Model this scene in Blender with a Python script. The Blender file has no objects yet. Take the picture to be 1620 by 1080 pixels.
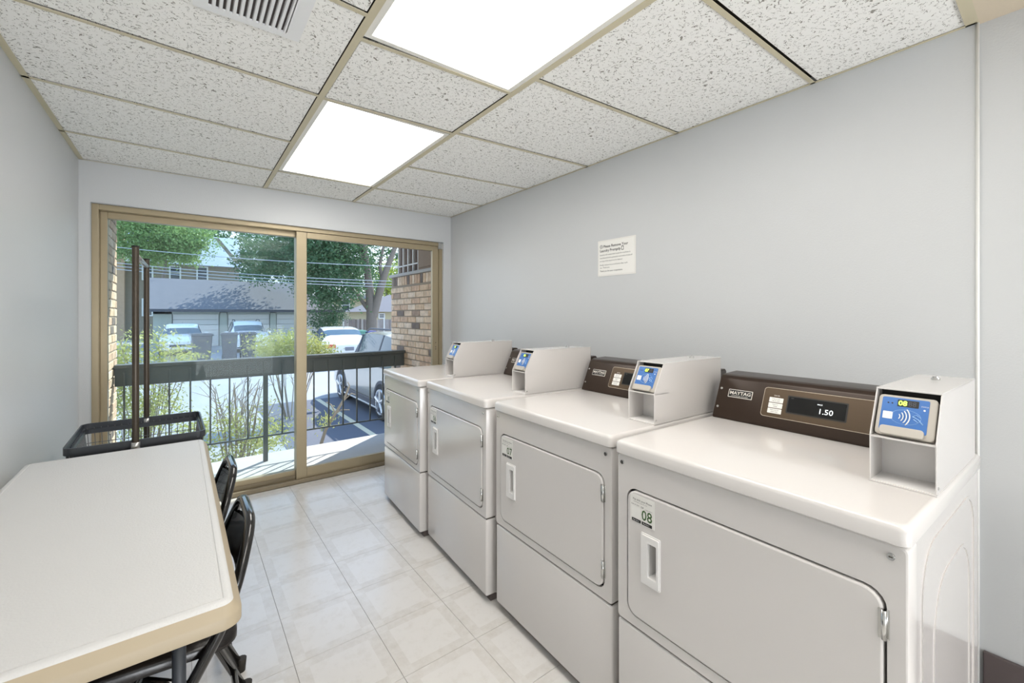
import bpy, bmesh, math, random
from mathutils import Vector, Matrix
random.seed(7)
C = bpy.context.scene.collection
PI = math.pi
# ------------------------------------------------------------------ camera
YAW, FPX, EYE = 0.6512, 676.0, 1.30
cam_d = bpy.data.cameras.new('camera'); cam = bpy.data.objects.new('camera', cam_d); C.objects.link(cam)
cam.location = (0, 0, EYE); cam.rotation_euler = (PI/2, 0, -YAW)
cam_d.sensor_width = 36; cam_d.lens = 36*FPX/1620; cam_d.shift_y = -(540-498.2)/1620
cam_d.clip_start = 0.02; cam_d.clip_end = 400
bpy.context.scene.camera = cam
# ------------------------------------------------------------------ sky, sun, exposure
world = bpy.data.worlds.new('sky'); bpy.context.scene.world = world; world.use_nodes = True
wn = world.node_tree; wn.nodes.clear()
wo = wn.nodes.new('ShaderNodeOutputWorld'); bg = wn.nodes.new('ShaderNodeBackground')
tc = wn.nodes.new('ShaderNodeTexCoord'); sp = wn.nodes.new('ShaderNodeSeparateXYZ'); rp = wn.nodes.new('ShaderNodeValToRGB')
wn.links.new(tc.outputs['Generated'], sp.inputs[0]); wn.links.new(sp.outputs['Z'], rp.inputs[0])
rp.color_ramp.elements[0].position = 0.0; rp.color_ramp.elements[0].color = (0.80, 0.88, 0.95, 1)
rp.color_ramp.elements[1].position = 0.6; rp.color_ramp.elements[1].color = (0.30, 0.50, 0.86, 1)
wn.links.new(rp.outputs[0], bg.inputs['Color']); bg.inputs['Strength'].default_value = 1.0
wn.links.new(bg.outputs[0], wo.inputs[0])
sun_d = bpy.data.lights.new('sun', 'SUN'); sun_d.energy = 3.6; sun_d.angle = 0.01; sun_d.color = (1, 0.96, 0.88)
sun = bpy.data.objects.new('sun', sun_d); C.objects.link(sun)
sun.rotation_euler = Vector((0.80, 0.62, 1.0)).to_track_quat('Z', 'Y').to_euler()
vs = bpy.context.scene.view_settings
bpy.context.scene.display_settings.display_device = 'sRGB'
vs.view_transform = 'Standard'; vs.look = 'None'; vs.gamma = 1.0; vs.use_curve_mapping = False; vs.exposure = 1.32
PANEL = 3.0          # radiance of the ceiling light diffusers
rear = bpy.data.lights.new('rear_fill', 'AREA'); rear.shape = 'RECTANGLE'; rear.size = 2.3; rear.size_y = 1.8; rear.energy = 46; rear.spread = math.radians(140); rear.color = (0.93, 0.96, 1.0)  # fill light added behind the camera to lift ceiling and dryer fronts
rear_o = bpy.data.objects.new('rear_fill', rear); C.objects.link(rear_o); rear_o.location = (0.70, -4.0, 0.75); rear_o.rotation_euler = (math.radians(122), 0, 0)

# ------------------------------------------------------------------ materials
def srgb(r, g, b):
    f = lambda c: (c/255/12.92) if c/255 <= 0.04045 else ((c/255+0.055)/1.055)**2.4
    return (f(r), f(g), f(b), 1)
def mat(name, col, rough=0.5, metal=0.0, var=0.0, vscale=8.0, bump=0.0, bscale=60.0, spec=0.5, coat=0.0, stretch=None, emit=None, es=0.0, trans=0.0):
    m = bpy.data.materials.new(name); m.use_nodes = True; n = m.node_tree; p = n.nodes['Principled BSDF']
    p.inputs['Base Color'].default_value = col; p.inputs['Roughness'].default_value = rough; p.inputs['Metallic'].default_value = metal
    p.inputs['Specular IOR Level'].default_value = spec; p.inputs['Coat Weight'].default_value = coat
    if emit: p.inputs['Emission Color'].default_value = emit; p.inputs['Emission Strength'].default_value = es
    t = n.nodes.new('ShaderNodeTexCoord'); src = t.outputs['Object']
    if stretch:
        mp = n.nodes.new('ShaderNodeMapping'); mp.inputs['Scale'].default_value = stretch; n.links.new(src, mp.inputs[0]); src = mp.outputs[0]
    no = n.nodes.new('ShaderNodeTexNoise'); no.inputs['Scale'].default_value = vscale; no.inputs['Detail'].default_value = 5; n.links.new(src, no.inputs[0])
    mx = n.nodes.new('ShaderNodeMix'); mx.data_type = 'RGBA'
    mx.inputs['A'].default_value = tuple(c*(1-var) for c in col[:3])+(1,); mx.inputs['B'].default_value = tuple(min(1, c*(1+var)) for c in col[:3])+(1,)
    n.links.new(no.outputs['Fac'], mx.inputs['Factor']); n.links.new(mx.outputs['Result'], p.inputs['Base Color'])
    if bump > 0:
        b2 = n.nodes.new('ShaderNodeTexNoise'); b2.inputs['Scale'].default_value = bscale; b2.inputs['Detail'].default_value = 4; n.links.new(src, b2.inputs[0])
        bu = n.nodes.new('ShaderNodeBump'); bu.inputs['Strength'].default_value = bump; bu.inputs['Distance'].default_value = 0.004
        n.links.new(b2.outputs['Fac'], bu.inputs['Height']); n.links.new(bu.outputs[0], p.inputs['Normal'])
    if trans > 0:
        o = n.nodes['Material Output']; tr = n.nodes.new('ShaderNodeBsdfTranslucent'); ms = n.nodes.new('ShaderNodeMixShader'); ms.inputs[0].default_value = trans
        n.links.new(mx.outputs['Result'], tr.inputs[0]); n.links.new(p.outputs[0], ms.inputs[1]); n.links.new(tr.outputs[0], ms.inputs[2]); n.links.new(ms.outputs[0], o.inputs[0])
    return m
def rand_mat(name, stops, rough=0.85, bump=0.5, bscale=90, var=0.12, vscale=25, spot=None, stretch=None):
    """colour of each piece picked by the object's own random number"""
    m = bpy.data.materials.new(name); m.use_nodes = True; n = m.node_tree; p = n.nodes['Principled BSDF']; p.inputs['Roughness'].default_value = rough
    oi = n.nodes.new('ShaderNodeObjectInfo'); r = n.nodes.new('ShaderNodeValToRGB'); r.color_ramp.interpolation = 'CONSTANT'
    n.links.new(oi.outputs['Random'], r.inputs[0]); el = r.color_ramp.elements
    el[0].position = 0; el[0].color = stops[0][1]; el[1].position = stops[1][0]; el[1].color = stops[1][1]
    for ps, c in stops[2:]: e = el.new(ps); e.color = c
    t = n.nodes.new('ShaderNodeTexCoord'); src = t.outputs['Object']
    if stretch:
        mp = n.nodes.new('ShaderNodeMapping'); mp.inputs['Scale'].default_value = stretch; n.links.new(src, mp.inputs[0]); src = mp.outputs[0]
    no = n.nodes.new('ShaderNodeTexNoise'); no.noise_dimensions = '4D'; no.inputs['Scale'].default_value = vscale; no.inputs['Detail'].default_value = 6
    n.links.new(src, no.inputs[0]); mu = n.nodes.new('ShaderNodeMath'); mu.operation = 'MULTIPLY'; mu.inputs[1].default_value = 50
    n.links.new(oi.outputs['Random'], mu.inputs[0]); n.links.new(mu.outputs[0], no.inputs['W'])
    hs = n.nodes.new('ShaderNodeHueSaturation'); mr = n.nodes.new('ShaderNodeMapRange'); mr.inputs['From Min'].default_value = .3; mr.inputs['From Max'].default_value = .7
    mr.inputs['To Min'].default_value = 1-var*2; mr.inputs['To Max'].default_value = 1+var*2
    n.links.new(no.outputs['Fac'], mr.inputs[0]); n.links.new(mr.outputs[0], hs.inputs['Value']); n.links.new(r.outputs[0], hs.inputs['Color']); n.links.new(hs.outputs[0], p.inputs['Base Color'])
    bu = n.nodes.new('ShaderNodeBump'); bu.inputs['Strength'].default_value = bump; bu.inputs['Distance'].default_value = 0.004
    b2 = n.nodes.new('ShaderNodeTexNoise'); b2.inputs['Scale'].default_value = bscale; n.links.new(src, b2.inputs[0]); n.links.new(b2.outputs['Fac'], bu.inputs['Height']); n.links.new(bu.outputs[0], p.inputs['Normal'])
    return m
def tile_ceiling_mat():
    m = bpy.data.materials.new('fissured_ceiling_tile'); m.use_nodes = True; n = m.node_tree; p = n.nodes['Principled BSDF']; p.inputs['Roughness'].default_value = 0.9
    L = n.links.new; t = n.nodes.new('ShaderNodeTexCoord'); src = t.outputs['Object']
    def noise(s, d=2, dist=0.0):
        x = n.nodes.new('ShaderNodeTexNoise'); x.inputs['Scale'].default_value = s; x.inputs['Detail'].default_value = d; x.inputs['Distortion'].default_value = dist; L(src, x.inputs[0]); return x.outputs['Fac']
    def mth(op, a, b=None):
        x = n.nodes.new('ShaderNodeMath'); x.operation = op
        for i, v in enumerate((a, b)):
            if v is None: continue
            if isinstance(v, (int, float)): x.inputs[i].default_value = v
            else: L(v, x.inputs[i])
        return x.outputs[0]
    w = mth('ABSOLUTE', mth('SUBTRACT', noise(34, 1, 1.0), 0.5)); worm = mth('MULTIPLY', mth('LESS_THAN', w, 0.016), mth('GREATER_THAN', noise(60, 0), 0.53))
    w2 = mth('ABSOLUTE', mth('SUBTRACT', noise(60, 1, 0.8), 0.52)); worm2 = mth('MULTIPLY', mth('LESS_THAN', w2, 0.016), mth('GREATER_THAN', noise(95, 0), 0.58))
    v = n.nodes.new('ShaderNodeTexVoronoi'); v.inputs['Scale'].default_value = 110; L(src, v.inputs[0])
    pin = mth('MULTIPLY', mth('LESS_THAN', v.outputs['Distance'], 0.16), mth('GREATER_THAN', noise(60, 0), 0.52))
    f = mth('MINIMUM', mth('ADD', mth('ADD', worm, worm2), pin), 1.0)
    mx = n.nodes.new('ShaderNodeMix'); mx.data_type = 'RGBA'; mx.inputs['A'].default_value = srgb(250, 249, 245); mx.inputs['B'].default_value = srgb(150, 146, 138)
    L(f, mx.inputs['Factor']); L(mx.outputs['Result'], p.inputs['Base Color'])
    bu = n.nodes.new('ShaderNodeBump'); bu.invert = True; bu.inputs['Strength'].default_value = 0.6; bu.inputs['Distance'].default_value = 0.003; L(f, bu.inputs['Height']); L(bu.outputs[0], p.inputs['Normal'])
    return m
def vinyl_mat():
    m = bpy.data.materials.new('vinyl_floor_tile'); m.use_nodes = True; n = m.node_tree; p = n.nodes['Principled BSDF']
    L = n.links.new; t = n.nodes.new('ShaderNodeTexCoord'); s = n.nodes.new('ShaderNodeSeparateXYZ'); L(t.outputs['Object'], s.inputs[0])
    def mth(op, a, b=None):
        x = n.nodes.new('ShaderNodeMath'); x.operation = op
        for i, v in enumerate((a, b)):
            if v is None: continue
            if isinstance(v, (int, float)): x.inputs[i].default_value = v
            else: L(v, x.inputs[i])
        return x.outputs[0]
    ax = mth('ABSOLUTE', s.outputs[0]); ay = mth('ABSOLUTE', s.outputs[1])
    mxm = mth('MAXIMUM', ax, ay); mn = mth('MINIMUM', ax, ay)
    band = mth('GREATER_THAN', mxm, 0.108); crn = mth('GREATER_THAN', mn, 0.108)
    f = mth('ADD', mth('MULTIPLY', band, 0.5), mth('MULTIPLY', crn, -0.2))
    oi = n.nodes.new('ShaderNodeObjectInfo'); no = n.nodes.new('ShaderNodeTexNoise'); no.noise_dimensions = '4D'; no.inputs['Scale'].default_value = 22; no.inputs['Detail'].default_value = 8; no.inputs['Roughness'].default_value = 0.7
    L(t.outputs['Object'], no.inputs[0]); L(mth('MULTIPLY', oi.outputs['Random'], 30), no.inputs['W'])
    f2 = mth('ADD', f, mth('MULTIPLY', mth('SUBTRACT', no.outputs['Fac'], 0.5), 2.6))
    mx = n.nodes.new('ShaderNodeMix'); mx.data_type = 'RGBA'; mx.clamp_factor = True; mx.inputs['A'].default_value = srgb(219, 216, 212); mx.inputs['B'].default_value = srgb(204, 199, 192)
    L(f2, mx.inputs['Factor']); L(mx.outputs['Result'], p.inputs['Base Color'])
    p.inputs['Roughness'].default_value = 0.3; p.inputs['Specular IOR Level'].default_value = 0.9
    mr = n.nodes.new('ShaderNodeMapRange'); mr.inputs['To Min'].default_value = 0.10; mr.inputs['To Max'].default_value = 0.34; L(no.outputs['Fac'], mr.inputs[0]); L(mr.outputs[0], p.inputs['Roughness'])
    bu = n.nodes.new('ShaderNodeBump'); bu.inputs['Strength'].default_value = 0.25; bu.inputs['Distance'].default_value = 0.002; L(no.outputs['Fac'], bu.inputs['Height']); L(bu.outputs[0], p.inputs['Normal'])
    return m
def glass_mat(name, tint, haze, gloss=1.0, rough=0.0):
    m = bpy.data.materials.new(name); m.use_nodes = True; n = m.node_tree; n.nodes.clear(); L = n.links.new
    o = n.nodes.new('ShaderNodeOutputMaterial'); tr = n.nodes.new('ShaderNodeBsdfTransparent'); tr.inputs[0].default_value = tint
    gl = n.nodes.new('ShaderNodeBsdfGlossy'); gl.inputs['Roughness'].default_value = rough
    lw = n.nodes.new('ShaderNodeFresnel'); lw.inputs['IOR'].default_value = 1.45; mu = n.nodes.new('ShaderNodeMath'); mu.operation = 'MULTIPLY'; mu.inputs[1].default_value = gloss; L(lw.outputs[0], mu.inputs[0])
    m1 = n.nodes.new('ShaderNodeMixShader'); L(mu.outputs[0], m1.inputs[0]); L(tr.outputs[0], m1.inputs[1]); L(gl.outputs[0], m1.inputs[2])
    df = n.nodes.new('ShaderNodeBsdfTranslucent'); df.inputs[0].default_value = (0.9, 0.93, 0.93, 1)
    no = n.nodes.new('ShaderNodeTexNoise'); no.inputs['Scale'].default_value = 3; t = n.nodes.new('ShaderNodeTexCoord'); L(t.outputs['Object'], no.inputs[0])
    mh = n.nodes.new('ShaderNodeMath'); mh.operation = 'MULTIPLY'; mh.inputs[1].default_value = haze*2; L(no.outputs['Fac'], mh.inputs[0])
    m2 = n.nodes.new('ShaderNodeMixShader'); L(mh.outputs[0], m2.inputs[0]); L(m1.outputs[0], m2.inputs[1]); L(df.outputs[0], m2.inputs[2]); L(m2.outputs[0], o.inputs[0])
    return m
M = {}
M['wall'] = mat('painted_wall', srgb(203, 205, 206), 0.42, var=0.015, vscale=2, bump=0.15, bscale=180)
M['soffit'] = mat('cream_paint', srgb(214, 200, 178), 0.6, var=0.02, bump=0.15, bscale=150)
M['dark_base'] = mat('dark_vinyl_base', srgb(92, 82, 82), 0.55, var=0.08)
M['vinyl'] = vinyl_mat()
M['under'] = mat('floor_joint', srgb(128, 122, 114), 0.8, var=0.1)
M['ctile'] = tile_ceiling_mat()
M['tee'] = mat('ceiling_grid_metal', srgb(205, 196, 168), 0.5, var=0.04, vscale=20)
M['plenum'] = mat('plenum_dark', srgb(60, 56, 48), 0.9, var=0.1)
M['diffuser'] = mat('light_diffuser', srgb(255, 250, 240), 0.4, var=0.0, emit=(1.0, 0.965, 0.915, 1), es=PANEL)
M['fixture'] = mat('fixture_white', srgb(235, 233, 225), 0.4, var=0.01)
M['vent'] = mat('vent_white', srgb(240, 240, 240), 0.4, var=0.01)
M['vent_dark'] = mat('vent_dark', srgb(70, 62, 60), 0.8, var=0.15)
M['alu'] = mat('champagne_aluminium', srgb(166, 152, 124), 0.38, metal=0.35, var=0.03, vscale=15, bump=0.05)
M['alu_dark'] = mat('champagne_aluminium_dull', srgb(138, 126, 104), 0.5, metal=0.25, var=0.05, vscale=15)
M['steel'] = mat('brushed_steel', srgb(190, 190, 188), 0.3, metal=0.9, var=0.05)
M['glassl'] = glass_mat('hazy_glass', (0.88, 0.94, 0.94, 1), 0.022, 0.15)  # translucent mix paints in reflected haze, plus dirt on the pane
M['glassr'] = glass_mat('clear_glass', (0.97, 0.98, 0.97, 1), 0.004, 0.2)
M['cream'] = mat('cream_enamel', srgb(216, 212, 209), 0.14, var=0.012, vscale=3, coat=0.3, bump=0.03, bscale=250)
M['cream_in'] = mat('white_enamel', srgb(232, 230, 228), 0.35, var=0.01)
M['seam'] = mat('dark_seam', srgb(72, 66, 58), 0.7, var=0.05)
M['plinth'] = mat('dark_plinth', srgb(98, 88, 84), 0.6, var=0.08)
M['console'] = mat('bronze_console', srgb(50, 36, 26), 0.32, metal=0.3, var=0.10, vscale=30, stretch=(1, 20, 20))
M['console2'] = mat('bronze_console_light', srgb(84, 68, 50), 0.34, metal=0.35, var=0.08, vscale=30, stretch=(1, 20, 20))
M['black'] = mat('black_gloss', srgb(14, 14, 15), 0.12, var=0.1)
M['blackm'] = mat('black_matte', srgb(24, 23, 22), 0.5, var=0.1)
M['outline'] = mat('beige_outline', srgb(210, 198, 178), 0.4, var=0.02)
M['paper'] = mat('paper_white', srgb(238, 237, 232), 0.6, var=0.01)
M['clearst'] = mat('sticker_film', srgb(232, 230, 225), 0.35, var=0.01)
M['ink'] = mat('ink_black', srgb(28, 28, 28), 0.6, var=0.0)
M['inkg'] = mat('ink_green', srgb(62, 92, 48), 0.6, var=0.0)
M['inkgray'] = mat('ink_grey', srgb(110, 108, 104), 0.6, var=0.0)
M['badge'] = mat('badge_silver', srgb(228, 224, 216), 0.3, metal=0.2, var=0.02)
M['blue'] = mat('reader_blue', srgb(62, 112, 180), 0.3, var=0.05, vscale=20)
M['rgrey'] = mat('reader_grey', srgb(186, 180, 170), 0.4, var=0.03)
M['ledg'] = mat('led_green', srgb(190, 255, 90), 0.5, emit=srgb(190, 255, 70), es=1.2)
M['ledw'] = mat('led_white', srgb(220, 226, 226), 0.5, emit=srgb(225, 232, 235), es=0.6)
M['chrome'] = mat('chrome', srgb(205, 205, 203), 0.18, metal=1.0, var=0.04)
M['table'] = mat('grey_plastic', srgb(208, 207, 205), 0.5, var=0.02, vscale=4, bump=0.25, bscale=220)
M['tablee'] = mat('tan_plastic', srgb(174, 160, 136), 0.45, var=0.02, vscale=4)
M['chair'] = mat('black_chair_metal', srgb(16, 15, 15), 0.16, var=0.1, coat=0.6)
M['vinylblk'] = mat('black_vinyl_pad', srgb(24, 20, 19), 0.22, var=0.15, bump=0.4, bscale=14)
M['rubber'] = mat('rubber', srgb(45, 40, 34), 0.7, var=0.1)
M['rim'] = mat('basket_rim', srgb(58, 62, 68), 0.4, var=0.05)
M['wire'] = mat('basket_wire', srgb(105, 107, 110), 0.35, metal=0.4, var=0.05)
M['brown_pole'] = mat('bronze_pole', srgb(74, 66, 56), 0.35, metal=0.45, var=0.12, vscale=18)
M['brick'] = rand_mat('tan_brick', [(0, srgb(206, 180, 152)), (.22, srgb(214, 190, 164)), (.42, srgb(198, 168, 142)), (.58, srgb(220, 200, 178)), (.74, srgb(208, 178, 148)), (.86, srgb(118, 106, 98)), (.95, srgb(160, 138, 120))])
M['mortar'] = mat('mortar', srgb(150, 138, 122), 0.95, var=0.1, bump=0.4)
M['concrete'] = mat('concrete', srgb(178, 177, 175), 0.85, var=0.06, vscale=12, bump=0.3, bscale=80)
M['asphalt'] = mat('asphalt', srgb(150, 152, 156), 0.95, var=0.12, vscale=1.2, bump=0.5, bscale=60)
M['asphalt_shade'] = mat('asphalt_shadow', srgb(92, 95, 106), 0.9, var=0.12, vscale=4, bump=0.5, bscale=60)
M['stripe'] = mat('worn_yellow_paint', srgb(205, 196, 170), 0.8, var=0.12, vscale=20)
M['rail'] = mat('dark_green_grey_paint', srgb(82, 86, 84), 0.45, var=0.08, vscale=10, bump=0.2)
M['bark'] = mat('bark', srgb(128, 118, 108), 0.95, var=0.25, vscale=10, bump=0.8, bscale=20)
M['twig'] = mat('twig', srgb(150, 136, 118), 0.9, var=0.2)
M['leaf_a'] = mat('leaf_dark', srgb(78, 112, 74), 0.55, var=0.45, vscale=1.6, trans=0.35)
M['leaf_b'] = mat('leaf_light', srgb(140, 168, 104), 0.55, var=0.35, vscale=1.6, trans=0.4)
M['leaf_c'] = mat('leaf_yellow', srgb(176, 178, 106), 0.5, var=0.35, vscale=9, trans=0.4)
M['leaf_d'] = mat('leaf_lime', srgb(156, 172, 76), 0.5, var=0.3, vscale=3, trans=0.4)
M['roof'] = mat('grey_shingle', srgb(114, 113, 119), 0.95, var=0.15, vscale=3, bump=0.4, stretch=(1, 6, 6))
M['roof2'] = mat('pale_shingle', srgb(182, 192, 206), 0.9, var=0.08, vscale=3)
M['gwall'] = mat('sage_wall', srgb(176, 180, 170), 0.85, var=0.04)
M['gdoor'] = mat('garage_door_white', srgb(212, 210, 206), 0.6, var=0.02)
M['siding'] = mat('brown_siding', srgb(146, 136, 120), 0.85, var=0.10, vscale=2, stretch=(1, 1, 10))
M['trimw'] = mat('white_trim', srgb(225, 225, 222), 0.6, var=0.02)
M['winglass'] = mat('dark_window', srgb(70, 76, 84), 0.08, var=0.25, vscale=2)
M['beige'] = mat('beige_stucco', srgb(196, 184, 150), 0.85, var=0.05)
M['fence'] = rand_mat('weathered_board', [(0, srgb(160, 152, 150)), (.35, srgb(138, 128, 126)), (.65, srgb(176, 168, 164)), (.85, srgb(120, 110, 106))], bump=0.4, stretch=(12, 12, 1), vscale=4)
M['bin'] = mat('grey_bin', srgb(92, 94, 98), 0.55, var=0.06)
M['bing'] = mat('green_bin', srgb(96, 150, 136), 0.5, var=0.05)
M['binb'] = mat('blue_bin', srgb(72, 80, 138), 0.5, var=0.05)
M['carw'] = mat('white_car_paint', srgb(226, 226, 226), 0.2, var=0.01, coat=0.6)
M['cars'] = mat('silver_car_paint', srgb(196, 192, 184), 0.22, metal=0.35, var=0.02, coat=0.6)
M['carglass'] = mat('car_glass', srgb(70, 88, 100), 0.04, var=0.15, vscale=1.5, spec=0.8)
M['tyre'] = mat('tyre', srgb(44, 44, 48), 0.8, var=0.1)
M['hub'] = mat('alloy_rim', srgb(196, 198, 202), 0.25, metal=0.6, var=0.04)
M['cladding'] = mat('dark_cladding', srgb(70, 72, 82), 0.5, var=0.06)
M['red'] = mat('tail_light_red', srgb(196, 70, 62), 0.25, var=0.15)
M['plate'] = mat('licence_plate', srgb(120, 122, 132), 0.4, var=0.2, vscale=40)
M['wirem'] = mat('utility_cable', srgb(170, 176, 184), 0.6, var=0.05)
M['woodbrown'] = mat('brown_board', srgb(108, 84, 66), 0.7, var=0.2, vscale=6, stretch=(1, 1, 0.2))
M['boxbrown'] = mat('brown_box', srgb(140, 118, 96), 0.7, var=0.06)

# ------------------------------------------------------------------ mesh helpers
def link(name, bm, mats, parent=None, smooth=None):
    me = bpy.data.meshes.new(name); bm.to_mesh(me); bm.free()
    if not isinstance(mats, (list, tuple)): mats = [mats]
    for m in mats: me.materials.append(m)
    if smooth is not None:
        me.polygons.foreach_set('use_smooth', [True]*len(me.polygons)); me.set_sharp_from_angle(angle=math.radians(smooth))
    o = bpy.data.objects.new(name, me); C.objects.link(o)
    if parent: o.parent = parent
    return o
def fromdata(name, v, f, m, parent=None):
    me = bpy.data.meshes.new(name); me.from_pydata(v, [], f); me.materials.append(m); me.update()
    o = bpy.data.objects.new(name, me); C.objects.link(o)
    if parent: o.parent = parent
    return o
def B(): return bmesh.new()
def box(bm, x0, x1, y0, y1, z0, z1, bev=0, mi=0, seg=2, mtx=None):
    t = bmesh.new(); bmesh.ops.create_cube(t, size=1)
    bmesh.ops.scale(t, vec=(abs(x1-x0), abs(y1-y0), abs(z1-z0)), verts=t.verts)
    bmesh.ops.translate(t, vec=((x0+x1)/2, (y0+y1)/2, (z0+z1)/2), verts=t.verts)
    if bev > 0: bmesh.ops.bevel(t, geom=t.edges[:], offset=bev, segments=seg, profile=0.5, affect='EDGES')
    merge(bm, t, mi, mtx); return bm
def merge(bm, t, mi=None, mtx=None):
    vm = {}
    for v in t.verts: vm[v] = bm.verts.new(mtx @ v.co if mtx else v.co)
    for f in t.faces:
        try:
            nf = bm.faces.new([vm[v] for v in f.verts]); nf.material_index = f.material_index if mi is None else mi; nf.smooth = f.smooth
        except ValueError: pass
    t.free()
def poly(bm, pts, mi=0):
    f = bm.faces.new([bm.verts.new(p) for p in pts]); f.material_index = mi; return f
def prism(bm, pts, vec, mi=0, bev=0):
    """closed outline (3D points) pushed along vec"""
    t = bmesh.new(); vec = Vector(vec); a = [t.verts.new(p) for p in pts]; b = [t.verts.new(Vector(p)+vec) for p in pts]; n = len(pts)
    t.faces.new(a); t.faces.new(b[::-1])
    for i in range(n): t.faces.new([a[(i+1) % n], a[i], b[i], b[(i+1) % n]])
    bmesh.ops.recalc_face_normals(t, faces=t.faces)
    if bev > 0: bmesh.ops.bevel(t, geom=t.edges[:], offset=bev, segments=2, profile=0.5, affect='EDGES')
    merge(bm, t, mi)
def rr(x0, x1, y0, y1, r, k=5, rs=None):
    """rounded rectangle outline; rs = radii at (x1y0, x1y1, x0y1, x0y0)"""
    rs = rs or (r, r, r, r); out = []
    for (cx, cy, a0), q in zip(((x1, y0, -90), (x1, y1, 0), (x0, y1, 90), (x0, y0, 180)), rs):
        sx = -1 if cx == x1 else 1; sy = 1 if cy == y0 else -1
        for i in range(k+1):
            a = math.radians(a0+90*i/k); out.append((cx+sx*q+q*math.cos(a), cy+sy*q+q*math.sin(a)))
    return out
def ring(bm, outer, inner, fn, depth, mi=0):
    """plate with a hole: fn(u,v,w) -> 3D point, w is the depth"""
    n = len(outer)
    o = [bm.verts.new(fn(u, v, 0)) for u, v in outer]; i_ = [bm.verts.new(fn(u, v, 0)) for u, v in inner]
    o2 = [bm.verts.new(fn(u, v, depth)) for u, v in outer]; i2 = [bm.verts.new(fn(u, v, depth)) for u, v in inner]
    for k in range(n):
        j = (k+1) % n
        for q in ((o[k], o[j], i_[j], i_[k]), (o[j], o[k], o2[k], o2[j]), (i_[k], i_[j], i2[j], i2[k]), (o2[k], i2[k], i2[j], o2[j])):
            try: bm.faces.new(q).material_index = mi
            except ValueError: pass
def tube(bm, pts, r, seg=8, mi=0, closed=False, caps=True, r2=None):
    pts = [Vector(p) for p in pts]; n = len(pts); rings = []; up = None
    for i, p in enumerate(pts):
        a = pts[(i-1) % n] if (closed or i > 0) else p; b = pts[(i+1) % n] if (closed or i < n-1) else p
        d = (b-a).normalized()
        if up is None: up = d.orthogonal().normalized()
        up = (up-d*up.dot(d)); up = up.normalized() if up.length > 1e-6 else d.orthogonal().normalized()
        s = d.cross(up); rr_ = r if r2 is None else r+(r2-r)*i/(n-1)
        rings.append([bm.verts.new(p+(up*math.cos(2*PI*k/seg)+s*math.sin(2*PI*k/seg))*rr_) for k in range(seg)])
    for i in range(n if closed else n-1):
        A, Bq = rings[i], rings[(i+1) % n]
        for k in range(seg):
            f = bm.faces.new([A[k], A[(k+1) % seg], Bq[(k+1) % seg], Bq[k]]); f.material_index = mi; f.smooth = True
    if caps and not closed:
        bm.faces.new(rings[0][::-1]).material_index = mi; bm.faces.new(rings[-1]).material_index = mi
def bend(pts, r, k=4):
    """round the corners of a polyline"""
    pts = [Vector(p) for p in pts]; out = [pts[0]]
    for i in range(1, len(pts)-1):
        a, b, c = pts[i-1], pts[i], pts[i+1]; q = min(r, (a-b).length*.45, (c-b).length*.45)
        p0 = b+(a-b).normalized()*q; p2 = b+(c-b).normalized()*q
        for j in range(k+1):
            t = j/k; out.append(p0*(1-t)**2+b*2*t*(1-t)+p2*t*t)
    return out+[pts[-1]]
_tc = {}
def text(bm, s, size, mtx, mi=0, align='LEFT', xs=1.0, bold=0.0):
    key = (s, align, bold)
    if key not in _tc:
        cu = bpy.data.curves.new('t', 'FONT'); cu.body = s; cu.size = 1; cu.align_x = align; cu.resolution_u = 2; cu.offset = bold
        o = bpy.data.objects.new('t', cu); C.objects.link(o); bpy.context.view_layer.update()
        dg = bpy.context.evaluated_depsgraph_get(); me = o.evaluated_get(dg).to_mesh()
        _tc[key] = ([v.co.copy() for v in me.vertices], [tuple(p.vertices) for p in me.polygons]); bpy.data.objects.remove(o); bpy.data.curves.remove(cu)
    V, F = _tc[key]; vv = [bm.verts.new(mtx @ Vector((v.x*size*xs, v.y*size, 0))) for v in V]
    for f in F:
        try: bm.faces.new([vv[i] for i in f]).material_index = mi
        except ValueError: pass
def thing(name, label, cat, loc=(0, 0, 0), rotz=0, group=None):
    o = bpy.data.objects.new(name, None); C.objects.link(o); o.empty_display_size = .1
    o.location = loc; o.rotation_euler = (0, 0, rotz); o['label'] = label; o['category'] = cat
    if group: o['group'] = group
    return o
def tag(o, label, cat, group=None):
    o['label'] = label; o['category'] = cat
    if group: o['group'] = group
    return o
def struct(o): o['kind'] = 'structure'; return o
def piece(name, me, loc, parent, rot=(0, 0, 0), scale=(1, 1, 1)):
    o = bpy.data.objects.new(name, me); o.location = loc; o.rotation_euler = rot; o.scale = scale; o.parent = parent; C.objects.link(o); return o

# ================================================================== ROOM
XL, XR, YB, YN, ZC = -0.514, 2.015, 3.61, -4.2, 2.235
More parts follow.
